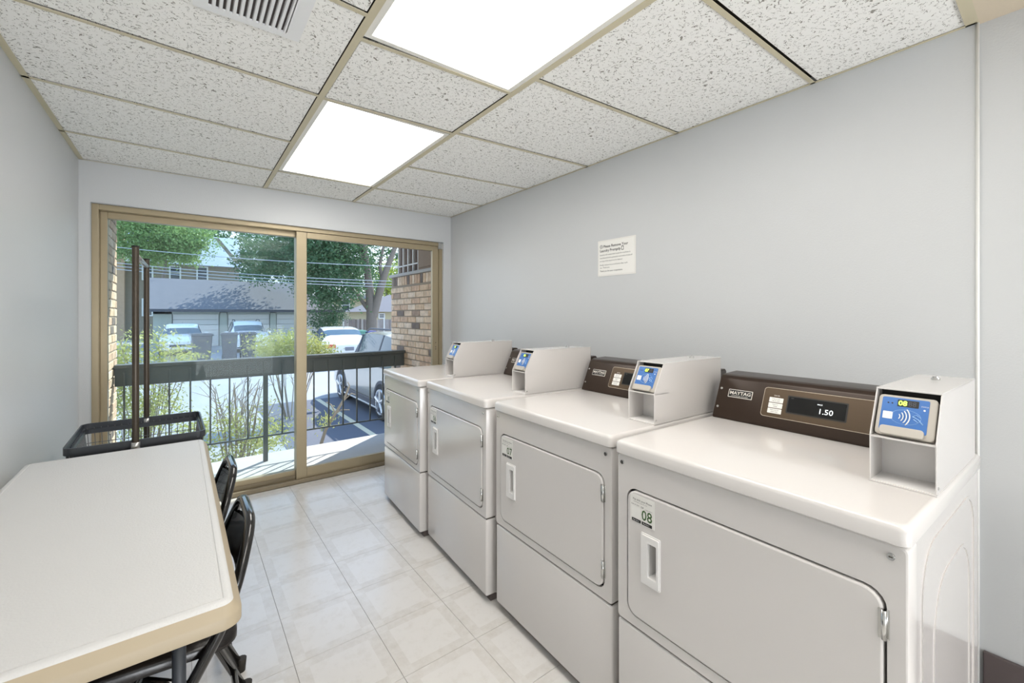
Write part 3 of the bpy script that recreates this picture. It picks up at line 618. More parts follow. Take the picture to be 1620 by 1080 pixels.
# ================================================================== FOLDING CHAIRS (facing the wall, local +x is the rear of the chair)
def chair(x, y, rot, label):
    t = thing('folding_chair', label, 'chair', (x, y, 0), rot, 'black folding chairs pushed under the table')
    r = .0140
    top = .712
    pts = bend([(-.30, -.225, .014), (-.12, -.215, .36), (-.035, -.20, .50), (.0, -.185, .60), (.035, -.115, top), (.035, .115, top), (.0, .185, .60), (-.035, .20, .50), (-.12, .215, .36), (-.30, .225, .014)], .055, 5)
    bm = B(); tube(bm, pts, r, 10); link('main_frame', bm, M['chair'], t)
    bm = B(); tube(bm, bend([(.05, -.185, .014), (-.10, -.18, .36), (-.20, -.175, .42)], .03), r*.9, 8); tube(bm, bend([(.05, .185, .014), (-.10, .18, .36), (-.20, .175, .42)], .03), r*.9, 8)
    tube(bm, [(.015, -.185, .10), (.015, .185, .10)], r*.7, 8); link('rear_frame', bm, M['chair'], t)
    bm = B(); tt = bmesh.new(); rows = []
    for i in range(7):
        v = i/6; z = .550+.115*v; w = .172-.052*v; row = []
        for j in range(9):
            u = j/8*2-1; row.append(tt.verts.new((.0+.030*v+.022*(1-u*u)-.004, u*w, z)))
        rows.append(row)
    for i in range(6):
        for j in range(8): tt.faces.new([rows[i][j], rows[i][j+1], rows[i+1][j+1], rows[i+1][j]])
    g = bmesh.ops.extrude_face_region(tt, geom=tt.faces[:]); bmesh.ops.translate(tt, vec=(-.014, 0, 0), verts=[e for e in g['geom'] if isinstance(e, bmesh.types.BMVert)])
    bmesh.ops.recalc_face_normals(tt, faces=tt.faces); merge(bm, tt); link('backrest', bm, M['chair'], t, 40)
    bm = B(); tt = bmesh.new(); prev = None; n = 28
    for z, ins in ((.418, .006), (.422, 0), (.440, 0), (.452, .008), (.458, .025), (.460, .06)):
        cur = [tt.verts.new((u, v, z+.012*(-u)/.2)) for u, v in rr(-.37+ins, .0-ins, -.185+ins, .185-ins, .06-ins*.3, 6)]
        if prev:
            for k in range(n): tt.faces.new([prev[k], prev[(k+1) % n], cur[(k+1) % n], cur[k]])
        else: tt.faces.new(cur[::-1])
        prev = cur
    tt.faces.new(prev); bmesh.ops.recalc_face_normals(tt, faces=tt.faces); merge(bm, tt); link('seat', bm, M['vinylblk'], t, 50)
    for fx, fy in ((-.30, -.225), (-.30, .225), (.05, -.185), (.05, .185)):
        bm = B(); tube(bm, [(fx, fy, 0), (fx-.004*(1 if fx < 0 else -1), fy, .045)], .0155, 10); link('foot_cap', bm, M['rubber'], t)
    return t
chair(.108, 2.03, 0, 'black folding chair tucked under the far end of the table by the glass door')
chair(.112, 1.53, 0, 'black folding chair under the middle of the table, in front of the door-side chair')
chair(-.193, 1.215, 0, 'black folding chair hidden under the near end of the table').scale = (1, 1, .93)
# ================================================================== LAUNDRY CART
ct = thing('laundry_cart', 'wire laundry cart with tall double pole rack behind the table', 'cart', (-.17, 2.73, 0), math.radians(1.5))
ax, ay, zt, zb = .237, .262, .758, .36; bx, by = .19, .215
bm = B(); ring(bm, rr(-ax, ax, -ay, ay, .035, 5), rr(-ax+.006, ax-.006, -ay+.006, ay-.006, .03, 5), lambda u, v, q: (u, v, zt-.030+q), .030)
ring(bm, rr(-ax+.008, ax-.008, -ay+.008, ay-.008, .03, 5), rr(-ax+.016, ax-.016, -ay+.016, ay-.016, .026, 5), lambda u, v, q: (u, v, zt-.048+q), .020)
link('basket_rim', bm, M['rim'], ct)
bm = B()
def lerp(a, b, t): return a+(b-a)*t
for k in range(18):
    s = -1+2*k/17
    for sg in (-1, 1):
        tube(bm, [(s*(ax-.02), sg*(ay-.01), zt-.02), (s*bx, sg*by, zb)], .0017, 5, caps=False)
        tube(bm, [(sg*(ax-.01), s*(ay-.02), zt-.02), (sg*bx, s*by, zb)], .0017, 5, caps=False)
    tube(bm, [(s*bx, -by, zb), (s*bx, by, zb)], .0017, 5, caps=False)
for k in range(8):
    v = (k+.6)/8; X_, Y_, Z_ = lerp(ax-.01, bx, v), lerp(ay-.01, by, v), lerp(zt-.02, zb, v)
    tube(bm, [(x, y, Z_) for x, y in rr(-X_, X_, -Y_, Y_, .02, 3)], .0019, 5, closed=True)
link('wire_basket', bm, M['wire'], ct)
bm = B(); tube(bm, [(x, y, .14) for x, y in rr(-.21, .21, -.235, .235, .04, 4)], .0125, 8, closed=True)
for sx in (-1, 1):
    for sy in (-1, 1): tube(bm, [(sx*.19, sy*.215, .14), (sx*bx, sy*by, zb)], .009, 8)
link('base_frame', bm, M['chrome'], ct)
for sx in (-1, 1):
    for sy in (-1, 1):
        bm = B(); x, y = sx*.19, sy*.215; tube(bm, [(x-.014, y, .05), (x+.014, y, .05)], .05, 16, mi=0); box(bm, x-.02, x-.016, y-.018, y+.018, .045, .125, mi=1); box(bm, x+.016, x+.02, y-.018, y+.018, .045, .125, mi=1); box(bm, x-.02, x+.02, y-.018, y+.018, .120, .128, mi=1)
        link('caster', bm, [M['rubber'], M['chrome']], ct, 40)
for y, xo in ((-.268, -.012), (.268, .008)):
    bm = B(); tube(bm, [(xo, y, .14), (xo, y, 1.597)], .0125, 12); p = link('pole', bm, M['brown_pole'], ct, 40)
    bm = B(); tube(bm, [(xo, y, 1.594), (xo, y, 1.600)], .0135, 12); link('pole_cap', bm, M['blackm'], p)
    bm = B(); tube(bm, [(xo, y, zt-.045), (xo, y, zt-.008)], .016, 12); link('clamp', bm, M['steel'], p)
bm = B(); tube(bm, [(-.012, -.268, 1.560), (.008, .268, 1.560)], .0105, 10); link('top_bar', bm, M['steel'], ct)

# ================================================================== BALCONY
bm = B(); box(bm, XL-.4, XR+.3, YB+.14, 4.78, -.20, -.05, bev=.004); struct(link('balcony_floor', bm, M['concrete']))
bm = B(); box(bm, OX0, OX1, YB+.02, YB+.165, -.12, 0); struct(link('door_sill', bm, M['concrete']))
bm = B(); box(bm, -2, 4.2, YB+.14, 4.98, 2.34, 2.52); struct(link('balcony_overhang', bm, M['concrete']))
def brickwall(name, x, y0, y1, z0, z1, face, thick, skip=None, soldier=None):
    """face = +1 looks to +X, -1 looks to -X"""
    bm = B(); xa, xb = (x-thick, x-.006) if face > 0 else (x+.006, x+thick)
    box(bm, xa, xb, y0, y1-.006, z0, z1); w = struct(link(name, bm, M['mortar']))
    L_, H_, J = .193, .0565, .0105; me = {}
    def bmesh_for(l, h):
        k = (round(l, 3), round(h, 3))
        if k not in me:
            b = B(); box(b, -.05, .006, -l/2, l/2, -h/2, h/2, bev=.003, seg=1); m_ = bpy.data.meshes.new('brick'); b.to_mesh(m_); b.free(); m_.materials.append(M['brick']); me[k] = m_
        return me[k]
    r = 0; z = z0
    while z+H_ < z1+.001:
        y = y0-(L_+J)*(.5 if r % 2 else 0)
        while y < y1:
            a, b = max(y, y0), min(y+L_, y1)
            if b-a > .03 and not (soldier and z+H_/2 > soldier):
                jit = random.uniform(-.0015, .0015)
                piece('brick', bmesh_for(b-a, H_), (x+face*(-.006+jit), (a+b)/2, z+H_/2), w, (0, 0, 0 if face > 0 else PI))
            y += L_+J
        z += H_+J; r += 1
    if soldier:
        y = y0; hs = .095
        while y+H_ < y1+.001:
            piece('brick', bmesh_for(H_, hs), (x-face*.006, y+H_/2, soldier+hs/2+.004), w, (0, 0, 0 if face > 0 else PI)); y += H_+J
    # end face of the wall, turned to +Y edge
    return w
wl = brickwall('balcony_wall_left', -.452, YB+.15, 4.735, -.05, 2.33, 1, .22)
wrt = brickwall('balcony_wall_right', 1.95, YB+.15, 4.945, -.05, 1.74, -1, .24, soldier=1.635)
bm = B(); box(bm, 1.935, 2.25, YB+.15, 4.99, 1.742, 1.775, bev=.004); link('wall_cap', bm, M['concrete'], wrt)
bm = B(); box(bm, 2.035, 2.06, YB+.15, 4.93, 1.775, 2.34); link('board_panel', bm, M['woodbrown'], wrt)
for k in range(5):
    bm = B(); y = 4.30+k*.135; box(bm, 2.0, 2.02, y, y+.022, 1.775, 2.34, bev=.003); link('grille_bar', bm, M['trimw'], wrt)
bm = B(); box(bm, 2.0, 2.02, 4.26, 4.93, 1.86, 1.875, bev=.002); link('grille_rail', bm, M['trimw'], wrt)
bm = B(); box(bm, 1.965, 2.03, 3.84, 4.24, 1.776, 2.06, bev=.01); box(bm, 1.958, 1.966, 3.87, 4.21, 1.80, 2.03, bev=.003); link('cover_box', bm, M['boxbrown'], wrt)
# railing
rl = thing('balcony_railing', 'dark grey balcony railing with wide wooden top board and thin balusters', 'railing', (.75, 4.55, -.05))
def lx(x): return x-.75
bm = B(); box(bm, lx(-.448), lx(1.945), .0, .04, .786, .927, bev=.004); link('rail_board', bm, M['rail'], rl)
bm = B(); box(bm, lx(-.448), lx(1.948), -.035, .075, .928, .957, bev=.004); link('rail_cap', bm, M['rail'], rl)
for k in range(17):
    x = lx(-.39+.139*k); bm = B()
    if k == 7: box(bm, x-.019, x+.019, -.034, -.004, 0, .92, bev=.002); link('post', bm, M['rail'], rl); continue
    box(bm, x-.0065, x+.0065, -.022, -.009, .235, .90, bev=.001); link('baluster', bm, M['rail'], rl)
bm = B(); box(bm, lx(-.448), lx(1.945), -.024, -.006, .222, .236, bev=.001); link('bottom_rail', bm, M['rail'], rl)

# ================================================================== OUTDOORS
G = -.72
ct_, st_ = math.cos(YAW), math.sin(YAW)
def atY(u, Y, z=G):
    l = (u-810)/FPX; d = Y/(-l*st_+ct_); return Vector(((l*ct_+st_)*d, Y, z))
def zY(v, u, Y): l = (u-810)/FPX; d = Y/(-l*st_+ct_); return EYE-(v-498.2)*d/FPX
def at(u, d, z=G): l = (u-810)/FPX*d; return Vector((l*ct_+d*st_, -l*st_+d*ct_, z))
bm = B(); box(bm, -60, 90, 4.9, 120, G-.3, G); struct(link('ground', bm, M['asphalt']))
bm = B(); box(bm, 1.2, 9.0, 5.6, 11.0, G, G+.004); struct(link('parking_shadow', bm, M['asphalt_shade']))  # darker slab paints in the shadow lying on the asphalt
for k, x in enumerate((2.50, 5.3)):
    bm = B(); box(bm, x-.05, x+.05, 5.9, 10.95, G+.004, G+.008); o = struct(link('parking_line', bm, M['stripe']))
# --- cars
def car(name, label, loc, head, L, Wd, H, kind, paint, wb=None):
    """local +x is the front"""
    t = thing(name, label, 'car', loc, head)
    hw = Wd/2; zb = .24; suv = kind == 'suv'
    belt = .58*H if suv else .62*H
    xs = [0, .05, .12, .2, .30, .40, .50, .58, .64, .72, .80, .88, .95, 1.0]
    if suv: topz = [.60, .72, .90, .97, .995, 1, .995, .98, .86, .68, .64, .61, .55, .45]; cab = (2, 8)
    else: topz = [.58, .66, .70, .80, .93, .985, 1, .985, .86, .66, .635, .60, .54, .44]; cab = (3, 8)
    bz = [.56, .60, .60, .60, .60, .60, .59, .59, .585, .585, .575, .555, .50, .42]
    body = B(); gl = B(); sect = []
    for i, f in enumerate(xs):
        x = f*L; wsc = 1-.16*max(0, (abs(f-.5)-.38)/.12)**2; w = hw*wsc; zt_ = topz[i]*H; zbl = min(bz[i]*H, zt_-.02)
        cabin = zt_ > zbl+.12; rw = w*(.74 if cabin else .90); ztc = zt_
        sect.append([(x, w*.90, zb), (x, w, zb+.14), (x, w, zbl*.75), (x, w*.965, zbl), (x, rw, ztc-(.045 if cabin else .012)), (x, rw*.75, ztc), (x, 0, ztc+.008)])
    def face(bm, q): 
        tt_ = [Vector(p) for p in q]; poly(bm, tt_); poly(bm, [Vector((p.x, -p.y, p.z)) for p in tt_][::-1])
    nx = len(xs)
    for i in range(nx-1):
        for k in range(6):
            q = [sect[i][k], sect[i+1][k], sect[i+1][k+1], sect[i][k+1]]
            g = False
            if k == 3 and cab[0] <= i < cab[1]: g = True
            if k in (4, 5) and i in ((8, ) if suv else (8, )): g = True
            if k in (4, 5) and i == (1 if suv else 3): g = True
            face(gl if g else body, q)
    for e in (0, nx-1):
        for k in range(6):
            a, b = sect[e][k], sect[e][k+1]; poly(body, [a, b, (b[0], -b[1], b[2]), (a[0], -a[1], a[2])])
    for b_ in (body, gl): bmesh.ops.remove_doubles(b_, verts=b_.verts, dist=.0005); bmesh.ops.recalc_face_normals(b_, faces=b_.faces)
    link('body', body, paint, t, 35); link('windows', gl, M['carglass'], t, 40)
    for s in (-1, 1):
        bm = B()
        for i in (cab[0]+2, 7):
            a = sect[i][3]; b = sect[i][4]
            prism(bm, [(a[0]-.03, s*(a[1]+.006), a[2]), (a[0]+.03, s*(a[1]+.006), a[2]), (b[0]+.03, s*(b[1]+.006), b[2]), (b[0]-.03, s*(b[1]+.006), b[2])], (0, -s*.01, 0))
        tube(bm, [(p[0], s*(p[1]+.004), p[2]+.01) for p in [sect[i][3] for i in range(cab[0], cab[1]+1)]], .012, 5)
        link('window_trim', bm, M['cladding'], t)
    if suv:
        for s in (-1, 1):
            bm = B(); tube(bm, [(L*.2, s*hw*.66, H*1.0), (L*.24, s*hw*.66, H*1.035), (L*.52, s*hw*.66, H*1.035), (L*.56, s*hw*.66, H*1.0)], .02, 6); link('roof_rail', bm, M['cladding'], t)
            bm = B(); box(bm, L*.25, L*.72, s*hw*.97-.02, s*hw*.97+.03, zb-.02, zb+.09, bev=.01); box(bm, L*.25, L*.72, s*hw*1.0-.02, s*hw*1.0+.035, zb-.045, zb-.01, bev=.008, mi=1)
            link('sill_cladding', bm, [M['cladding'], M['hub']], t)
    wbx = (.20*L, .80*L) if wb is None else wb
    for s in (-1, 1):
        for x in wbx:
            R = .35 if suv else .32; bm = B(); tube(bm, [(x, s*(hw-.24), R), (x, s*(hw+.012), R)], R, 24); w_ = link('wheel', bm, M['tyre'], t, 40)
            bm = B(); yo = s*(hw+.014); tube(bm, [(x, yo-s*.01, R), (x, yo, R)], R*.68, 20, mi=1)
            for k in range(5):
                a = 2*PI*k/5+.3; p = Vector((x, yo+s*.004, R)); q = p+Vector((math.cos(a), 0, math.sin(a)))*R*.66; tube(bm, [p, q], .038, 6)
            tube(bm, [(x+R*.66*math.cos(2*PI*k/20), yo+s*.002, R+R*.66*math.sin(2*PI*k/20)) for k in range(20)], .022, 5, closed=True)
            link('alloy_rim', bm, [M['hub'], M['cladding']], w_, 40)
            bm = B(); A = [(x+(R*1.17)*math.cos(PI*k/14), s*(hw+.008), R+(R*1.17)*math.sin(PI*k/14)) for k in range(15)]; I = [(x+(R*1.0)*math.cos(PI*k/14), s*(hw+.008), R+(R*1.0)*math.sin(PI*k/14)) for k in range(15)]
            for k in range(14): prism(bm, [A[k], A[k+1], I[k+1], I[k]], (0, -s*.03, 0))
            link('wheel_arch', bm, M['cladding'], t)
    for s in (-1, 1):
        bm = B(); tube(bm, [(L*.655, s*(hw-.02), belt+.03), (L*.66, s*(hw+.10), belt+.06)], .03, 8); box(bm, L*.64, L*.672, s*(hw+.02), s*(hw+.2), belt+.02, belt+.15, bev=.03); link('wing_mirror', bm, paint, t, 40)
        bm = B(); box(bm, L*.955, L*.992, s*hw*.55, s*hw*.86, .44*H*.9, .44*H*.9+.13, bev=.03); link('headlight', bm, M['hub'], t, 40)
        bm = B(); box(bm, -.02, .07, s*hw*.52, s*hw*.93, .50*H, .50*H+.16, bev=.03); l_ = link('tail_light', bm, M['red'], t, 40); l_['label'] = 'red tail light'
    bm = B(); box(bm, -.03, .02, -.16, .16, .44*H, .44*H+.13, bev=.004); link('licence_plate', bm, M['plate'], t)
    bm = B(); box(bm, L-.02, L+.01, -.5, .5, .28*H, .36*H, bev=.02); box(bm, L-.05, L+.02, -hw*.8, hw*.8, .16*H, .20*H, bev=.02); link('grille', bm, M['cladding'], t)
    bm = B(); tube(bm, [(L*.22, 0, H*.97), (L*.20, 0, H*1.04)], .008, 6); link('aerial', bm, M['cladding'], t)
    return t
car('parked_suv', 'silver SUV parked nearest the balcony, seen side-on at the brick wall', (3.87, 7.10, G), PI/2, 4.65, 1.80, 1.66, 'suv', M['cars'], (.94, 3.60))
p = at(553, 16.3); car('parked_sedan', 'white sedan with red tail lights parked beyond the silver SUV', p, math.radians(86), 4.6, 1.86, 1.53, 'sedan', M['carw'])
car('parked_sedan', 'white car facing the camera before the leftmost garage door', atY(289, 31.4), -PI/2, 4.6, 1.82, 1.56, 'sedan', M['carw'])
car('parked_suv', 'white SUV with roof rails facing the camera beside the grey bins', atY(384, 31.2), -PI/2, 4.6, 1.84, 1.68, 'suv', M['carw'])
# --- wheeled bins
def bin_(label, p, rot, m, w=.66, h=1.16):
    t = thing('wheeled_bin', label, 'bin', p, rot, 'wheeled bins in the car park')
    bm = B(); tt = bmesh.new()
    a = [tt.verts.new((x*.80, y*.78, .06)) for x, y in rr(-w/2, w/2, -.36, .36, .06, 3)]; b = [tt.verts.new((x, y, h-.1)) for x, y in rr(-w/2, w/2, -.36, .36, .06, 3)]; n = len(a)
    for k in range(n): tt.faces.new([a[k], a[(k+1) % n], b[(k+1) % n], b[k]])
    tt.faces.new(a[::-1]); tt.faces.new(b); merge(bm, tt); link('body', bm, m, t, 40)
    bm = B(); box(bm, -w/2-.04, w/2+.04, -.41, .40, h-.11, h-.04, bev=.02); box(bm, -w/2, w/2, -.34, .34, h-.05, h, bev=.03); link('lid', bm, m, t)
    bm = B(); tube(bm, [(-w/2, .44, h-.1), (w/2, .44, h-.1)], .02, 6); link('handle', bm, m, t)
    for s in (-1, 1):
        bm = B(); tube(bm, [(s*w*.36, .30, .12), (s*w*.46, .30, .12)], .12, 14); link('wheel', bm, M['tyre'], t)
    bm = B(); box(bm, -.16, .12, -.372, -.352, h*.70, h*.79, bev=.003); link('bin_label', bm, M['inkgray'], t)
fc = 0
bin_('dark grey wheeled bin in front of the leftmost white car', atY(319, 23.2), .08, M['bin'], .72, 1.22)
bin_('dark grey wheeled bin left of the white SUV, standing alone', atY(363, 23.0), -.06, M['bin'], .62, 1.24)
bin_('dark grey wheeled bin half hidden by the right shrub', atY(392, 23.6), .05, M['bin'], .60, 1.22)
bin_('pale green wheeled bin against the board fence', atY(569, 26.0), 0, M['bing'], .50, 1.12)
bin_('blue wheeled bin against the board fence, right of the green one', atY(586, 26.2), 0, M['binb'], .52, 1.06)
# --- garage
GY = 34.0; org = atY(242, GY); gw = atY(534, GY).x-org.x; gX = lambda u: atY(u, GY).x-org.x
ga = thing('garage_block', 'long low garage with grey shingle roof and white roller doors', 'garage', org, 0)
zE, zR, zD = 1.66-G, 3.80-G, 1.36-G
dw = [(gX(272), gX(347)), (gX(360), gX(427)), (gX(437), gX(508))]
bm = B(); xprev = 0
for a, b in dw: box(bm, xprev, a, 0, .2, 0, zE); xprev = b
box(bm, xprev, gw, 0, .2, 0, zE); box(bm, 0, gw, 0, .2, zD, zE); box(bm, 0, .2, .2, 6, 0, zE); box(bm, gw-.2, gw, .2, 6, 0, zE); box(bm, 0, gw, 5.8, 6, 0, zE); link('wall', bm, M['gwall'], ga)
for a, b in dw:
    for k in range(6):
        bm = B(); h = zD/6; box(bm, a+.03, b-.03, .08, .14, k*h+.006, (k+1)*h-.006, bev=.012, seg=1); link('door_slat', bm, M['gdoor'], ga)
for a in ((gX(347)+gX(360))/2, (gX(427)+gX(437))/2):
    bm = B(); box(bm, a-.16, a+.16, -.06, 0, 0, zD+.1); link('pilaster', bm, M['gwall'], ga)
bm = B(); q = [(-.35, -.55, zE), (gw+.35, -.55, zE), (gw+.35, 6.5, zE), (-.35, 6.5, zE)]; r0, r1 = (-.35, 3.4, zR), (gw-2.6, 3.4, zR)
poly(bm, q[::-1]); poly(bm, [q[0], q[1], r1, r0]); poly(bm, [q[1], q[2], r1]); poly(bm, [q[2], q[3], r0, r1]); poly(bm, [q[3], q[0], r0]); link('roof', bm, M['roof'], ga)
bm = B(); box(bm, -.36, gw+.36, -.62, -.52, zE-.16, zE+.01); link('gutter', bm, M['cladding'], ga)
# --- two storey house behind
def windowed(parent, x0, x1, z0, z1, y):
    bm = B(); ring(bm, rr(x0-.11, x1+.11, z0-.11, z1+.11, .001, 1), rr(x0, x1, z0, z1, .001, 1), lambda u, v, q: (u, y-.06+q, v), .06); f = link('window', bm, M['trimw'], parent)
    bm = B(); box(bm, x0, x1, y-.02, y-.01, z0, z1); link('pane', bm, M['winglass'], f)
    bm = B(); box(bm, x0, x1, y-.045, y-.015, (z0+z1)/2-.03, (z0+z1)/2+.03); link('sash_bar', bm, M['trimw'], f)
HY = 47.; org = atY(190, HY); X = lambda u: atY(u, HY).x-org.x; Z = lambda v, u=275: zY(v, u, HY)-G
ho = thing('two_storey_house', 'brown sided two storey house behind the garage with white framed windows', 'house', org, 0)
bm = B(); box(bm, 0, X(378), 0, 6, 0, Z(417)); link('wall', bm, M['siding'], ho)
z = .4
while z < Z(417)-.2:
    bm = B(); prism(bm, [(0, 0, z), (0, -.035, z), (0, -.005, z+.29), (0, 0, z+.29)], (X(378), 0, 0)); link('siding_board', bm, M['siding'], ho); z += .30
for a, b, c, d in ((227, 240, 421, 441), (270, 284, 422, 441), (313, 327, 423, 442), (227, 240, 474, 498)): windowed(ho, X(a), X(b), Z(d, a), Z(c, a), -.03)
bm = B(); prism(bm, [(-.4, -.6, Z(418)), (-.4, 3.0, Z(372)+.6), (-.4, 6.6, Z(418))], (X(378)+.6, 0, 0)); link('roof', bm, M['roof2'], ho)
bm = B(); a, b = (X(338), -.75, Z(378, 338)), (X(371), -.75, Z(417, 371)); prism(bm, [a, (a[0]+.35, a[1], a[2]), (b[0]+.35, b[1], b[2]), b], (0, .15, 0)); link('gable_board', bm, M['siding'], ho)
bm = B(); box(bm, -.2, X(198), -.7, 0-.04, 0, Z(345)); c_ = link('chimney', bm, mat('orange_brick_far', srgb(190, 160, 132), .9, var=.15, vscale=6), ho); c_['label'] = 'tan brick chimney'
# --- beige house to the right
HY = 50.; org = atY(540, HY); X = lambda u: atY(u, HY).x-org.x; Z = lambda v, u=560: zY(v, u, HY)-G
hb = thing('beige_house', 'beige stucco house beyond the board fence with one dark window', 'house', org, 0)
bm = B(); box(bm, 0, X(580), 0, 5, 0, Z(472)); link('wall', bm, M['beige'], hb)
bm = B(); prism(bm, [(-.4, -.7, Z(472)), (-.4, 2.5, Z(462)), (-.4, 5.6, Z(472))], (X(580)+.7, 0, 0)); link('roof', bm, M['roof'], hb)
windowed(hb, X(542), X(552), Z(491), Z(474), -.02)
bm = B(); box(bm, X(525), 0, .4, 4, 0, Z(494)); link('wing_wall', bm, M['beige'], hb)
HY = 41.; org = atY(582, HY); X = lambda u: atY(u, HY).x-org.x; Z = lambda v, u=600: zY(v, u, HY)-G
hc = thing('grey_roofed_house', 'low beige house with a grey hipped roof beside the brick wall', 'house', org, 0)
bm = B(); box(bm, 0, X(660), 0, 6, 0, Z(493)); link('wall', bm, M['beige'], hc)
tt = B(); a = [(-.5, -.6, Z(493)), (X(660)+.5, -.6, Z(493)), (X(660)+.5, 6.6, Z(493)), (-.5, 6.6, Z(493))]; r0, r1 = (3.2, 3, Z(470)+.4), (X(650), 3, Z(470)+.4)
poly(tt, a[::-1]); poly(tt, [a[0], a[1], r1, r0]); poly(tt, [a[1], a[2], r1]); poly(tt, [a[2], a[3], r0, r1]); poly(tt, [a[3], a[0], r0]); link('roof', tt, M['roof'], hc)
windowed(hc, X(600), X(607), Z(502), Z(497), -.02)
# --- board fence
FY = 33.0; fo = atY(542, FY); fl = atY(650, FY).x-fo.x
fn = thing('board_fence', 'weathered grey vertical board fence behind the coloured bins', 'fence', fo, 0)
bm = B(); box(bm, -.07, .07, 0, .025, .05, 1.0, bev=.004, seg=1); me = bpy.data.meshes.new('fence_board'); bm.to_mesh(me); bm.free(); me.materials.append(M['fence'])
x = .06; zf = .98-G
while x < fl:
    piece('fence_board', me, (x, random.uniform(-.012, .012), 0), fn, (0, 0, 0), (1, 1, zf+random.uniform(-.04, .03))); x += .155
for z in (.4, zf-.25):
    bm = B(); box(bm, 0, fl, .03, .07, z, z+.09); link('fence_rail', bm, M['fence'], fn)
for x in (0, 3.1):
    bm = B(); box(bm, x, x+.1, -.06, 0, 0, zf+.05); link('fence_post', bm, M['trimw'], fn)
# --- utility wires
def cable(label, pts):
    bm = B(); q = []
    for i in range(17):
        s = i/16; a, b = Vector(pts[0]), Vector(pts[1]); p = a.lerp(b, s); p.z -= pts[2]*4*s*(1-s); q.append(p)
    tube(bm, q, .016, 5); tag(link('utility_wire', bm, M['wirem']), label, 'wire', 'overhead utility wires')
def zz(v, d): return EYE-(v-498.2)*d/FPX
for v0, v1, lab in ((411, 420, 'topmost overhead wire crossing before the big tree'), (436, 443, 'second overhead wire crossing before the big tree'), (441, 448, 'third overhead wire, just under the second'), (446, 452, 'lowest overhead wire crossing before the big tree')):
    cable(lab, (at(150, 21, zz(v0-24, 21)), at(760, 21, zz(v1+4, 21)), .25))
# --- foliage
def leaves(name, blobs, n, size, m, parent, seed, aspect=.5):
    rnd = random.Random(seed); V = []; F = []; tot = sum(b[1][0]*b[1][1]*b[1][2] for b in blobs)
    for c, r in blobs:
        k = int(n*r[0]*r[1]*r[2]/tot)+1; per = 45
        for q_ in range(k):
            if q_ % per == 0:
                a = rnd.uniform(0, 2*PI); s = rnd.uniform(-1, 1); q = math.sqrt(1-s*s); rad = rnd.random()**.38
                cc = Vector((c[0]+r[0]*rad*q*math.cos(a), c[1]+r[1]*rad*q*math.sin(a), c[2]+r[2]*rad*s)); cs = size*rnd.uniform(1.1, 2.4)
            p = cc+Vector((rnd.gauss(0, cs), rnd.gauss(0, cs), rnd.gauss(0, cs*.7)))
            u = Vector((rnd.gauss(0, 1), rnd.gauss(0, 1), rnd.gauss(0, .8))).normalized(); w = u.orthogonal().normalized(); w = (Matrix.Rotation(rnd.uniform(0, 6.28), 3, u) @ w)
            l = size*rnd.uniform(.6, 1.3); i = len(V); V += [p-u*l*.5, p+w*l*aspect*.5, p+u*l*.5, p-w*l*aspect*.5]; F.append((i, i+1, i+2, i+3))
    o = fromdata(name, [tuple(v) for v in V], F, m, parent); o['kind'] = 'stuff' if parent else ''; return o
def tree(name, label, p, stems, blobs, n, size, m, seed, r0=.3):
    t = thing(name, label, 'tree', p); bm = B()
    for s in stems: tube(bm, bend([Vector(q) for q in s[0]], .6, 3), s[1], 8, r2=s[2])
    link('trunk', bm, M['bark'], t, 60); leaves('foliage', blobs, n, size, m, t, seed); return t
p0 = at(590, 29.5)
def rel(u, v, d): return at(u, d, zz(v, d))-p0
tree('big_tree', 'large spreading tree with forked grey trunk beyond the fence', p0, [
    ([rel(588, 548, 29.5), rel(588, 495, 29.5), rel(585, 460, 29.5), rel(580, 420, 29.5), rel(574, 375, 29.5), rel(568, 335, 29.5)], .40, .12),
    ([rel(590, 500, 29.5), rel(598, 470, 29.5), rel(610, 430, 29), rel(622, 400, 29), rel(640, 345, 28.5)], .32, .13),
    ([rel(586, 492, 29.5), rel(576, 480, 29.5), rel(565, 464, 29.6), rel(552, 448, 29.6)], .20, .10),
    ([rel(581, 430, 29.5), rel(570, 400, 29.5), rel(562, 372, 29.5), rel(556, 340, 29.5)], .18, .09),
    ([rel(606, 445, 29.4), rel(600, 420, 29.4), rel(606, 395, 29.4), rel(612, 360, 29.4)], .14, .07)],
    [(rel(512, 420, 27), (2.0, 2.0, 2.2)), (rel(530, 455, 27.0), (1.7, 1.6, 1.7)), (rel(497, 395, 27), (1.7, 2, 1.6)), (rel(545, 395, 28), (1.7, 2, 1.9)), (rel(505, 462, 27.5), (1.3, 1.3, 1.1)), (rel(465, 400, 29), (2.6, 2, 1.6)), (rel(430, 425, 30), (2.4, 2, 1.0)), (rel(575, 365, 30.5), (2.6, 2, 1.0)),
     (rel(522, 482, 27.2), (.9, .9, .8)), (rel(500, 350, 28), (4, 3, 1.2)), (rel(412, 405, 31), (1.5, 2, 1.5)), (rel(560, 430, 32), (2.0, 1.4, 2.0))],
    34000, .21, M['leaf_a'], 3)
p0 = at(262, 33.0)
tree('pale_tree', 'pale green leafy tree over the brown house at the left', p0, [([rel(252, 560, 33), rel(252, 470, 33), rel(262, 420, 33), rel(262, 370, 33)], .16, .06)],
    [(rel(215, 385, 33), (1.9, 1.5, 1.6)), (rel(262, 372, 33), (2.3, 1.8, 1.8)), (rel(300, 380, 33), (1.7, 1.5, 1.4)), (rel(285, 404, 33), (1.8, 1.4, .7)), (rel(235, 402, 33), (1.8, 1.4, .7)), (rel(240, 348, 33.5), (3.0, 2, 1.0))],
    26000, .20, M['leaf_b'], 5)
p0 = at(612, 52)
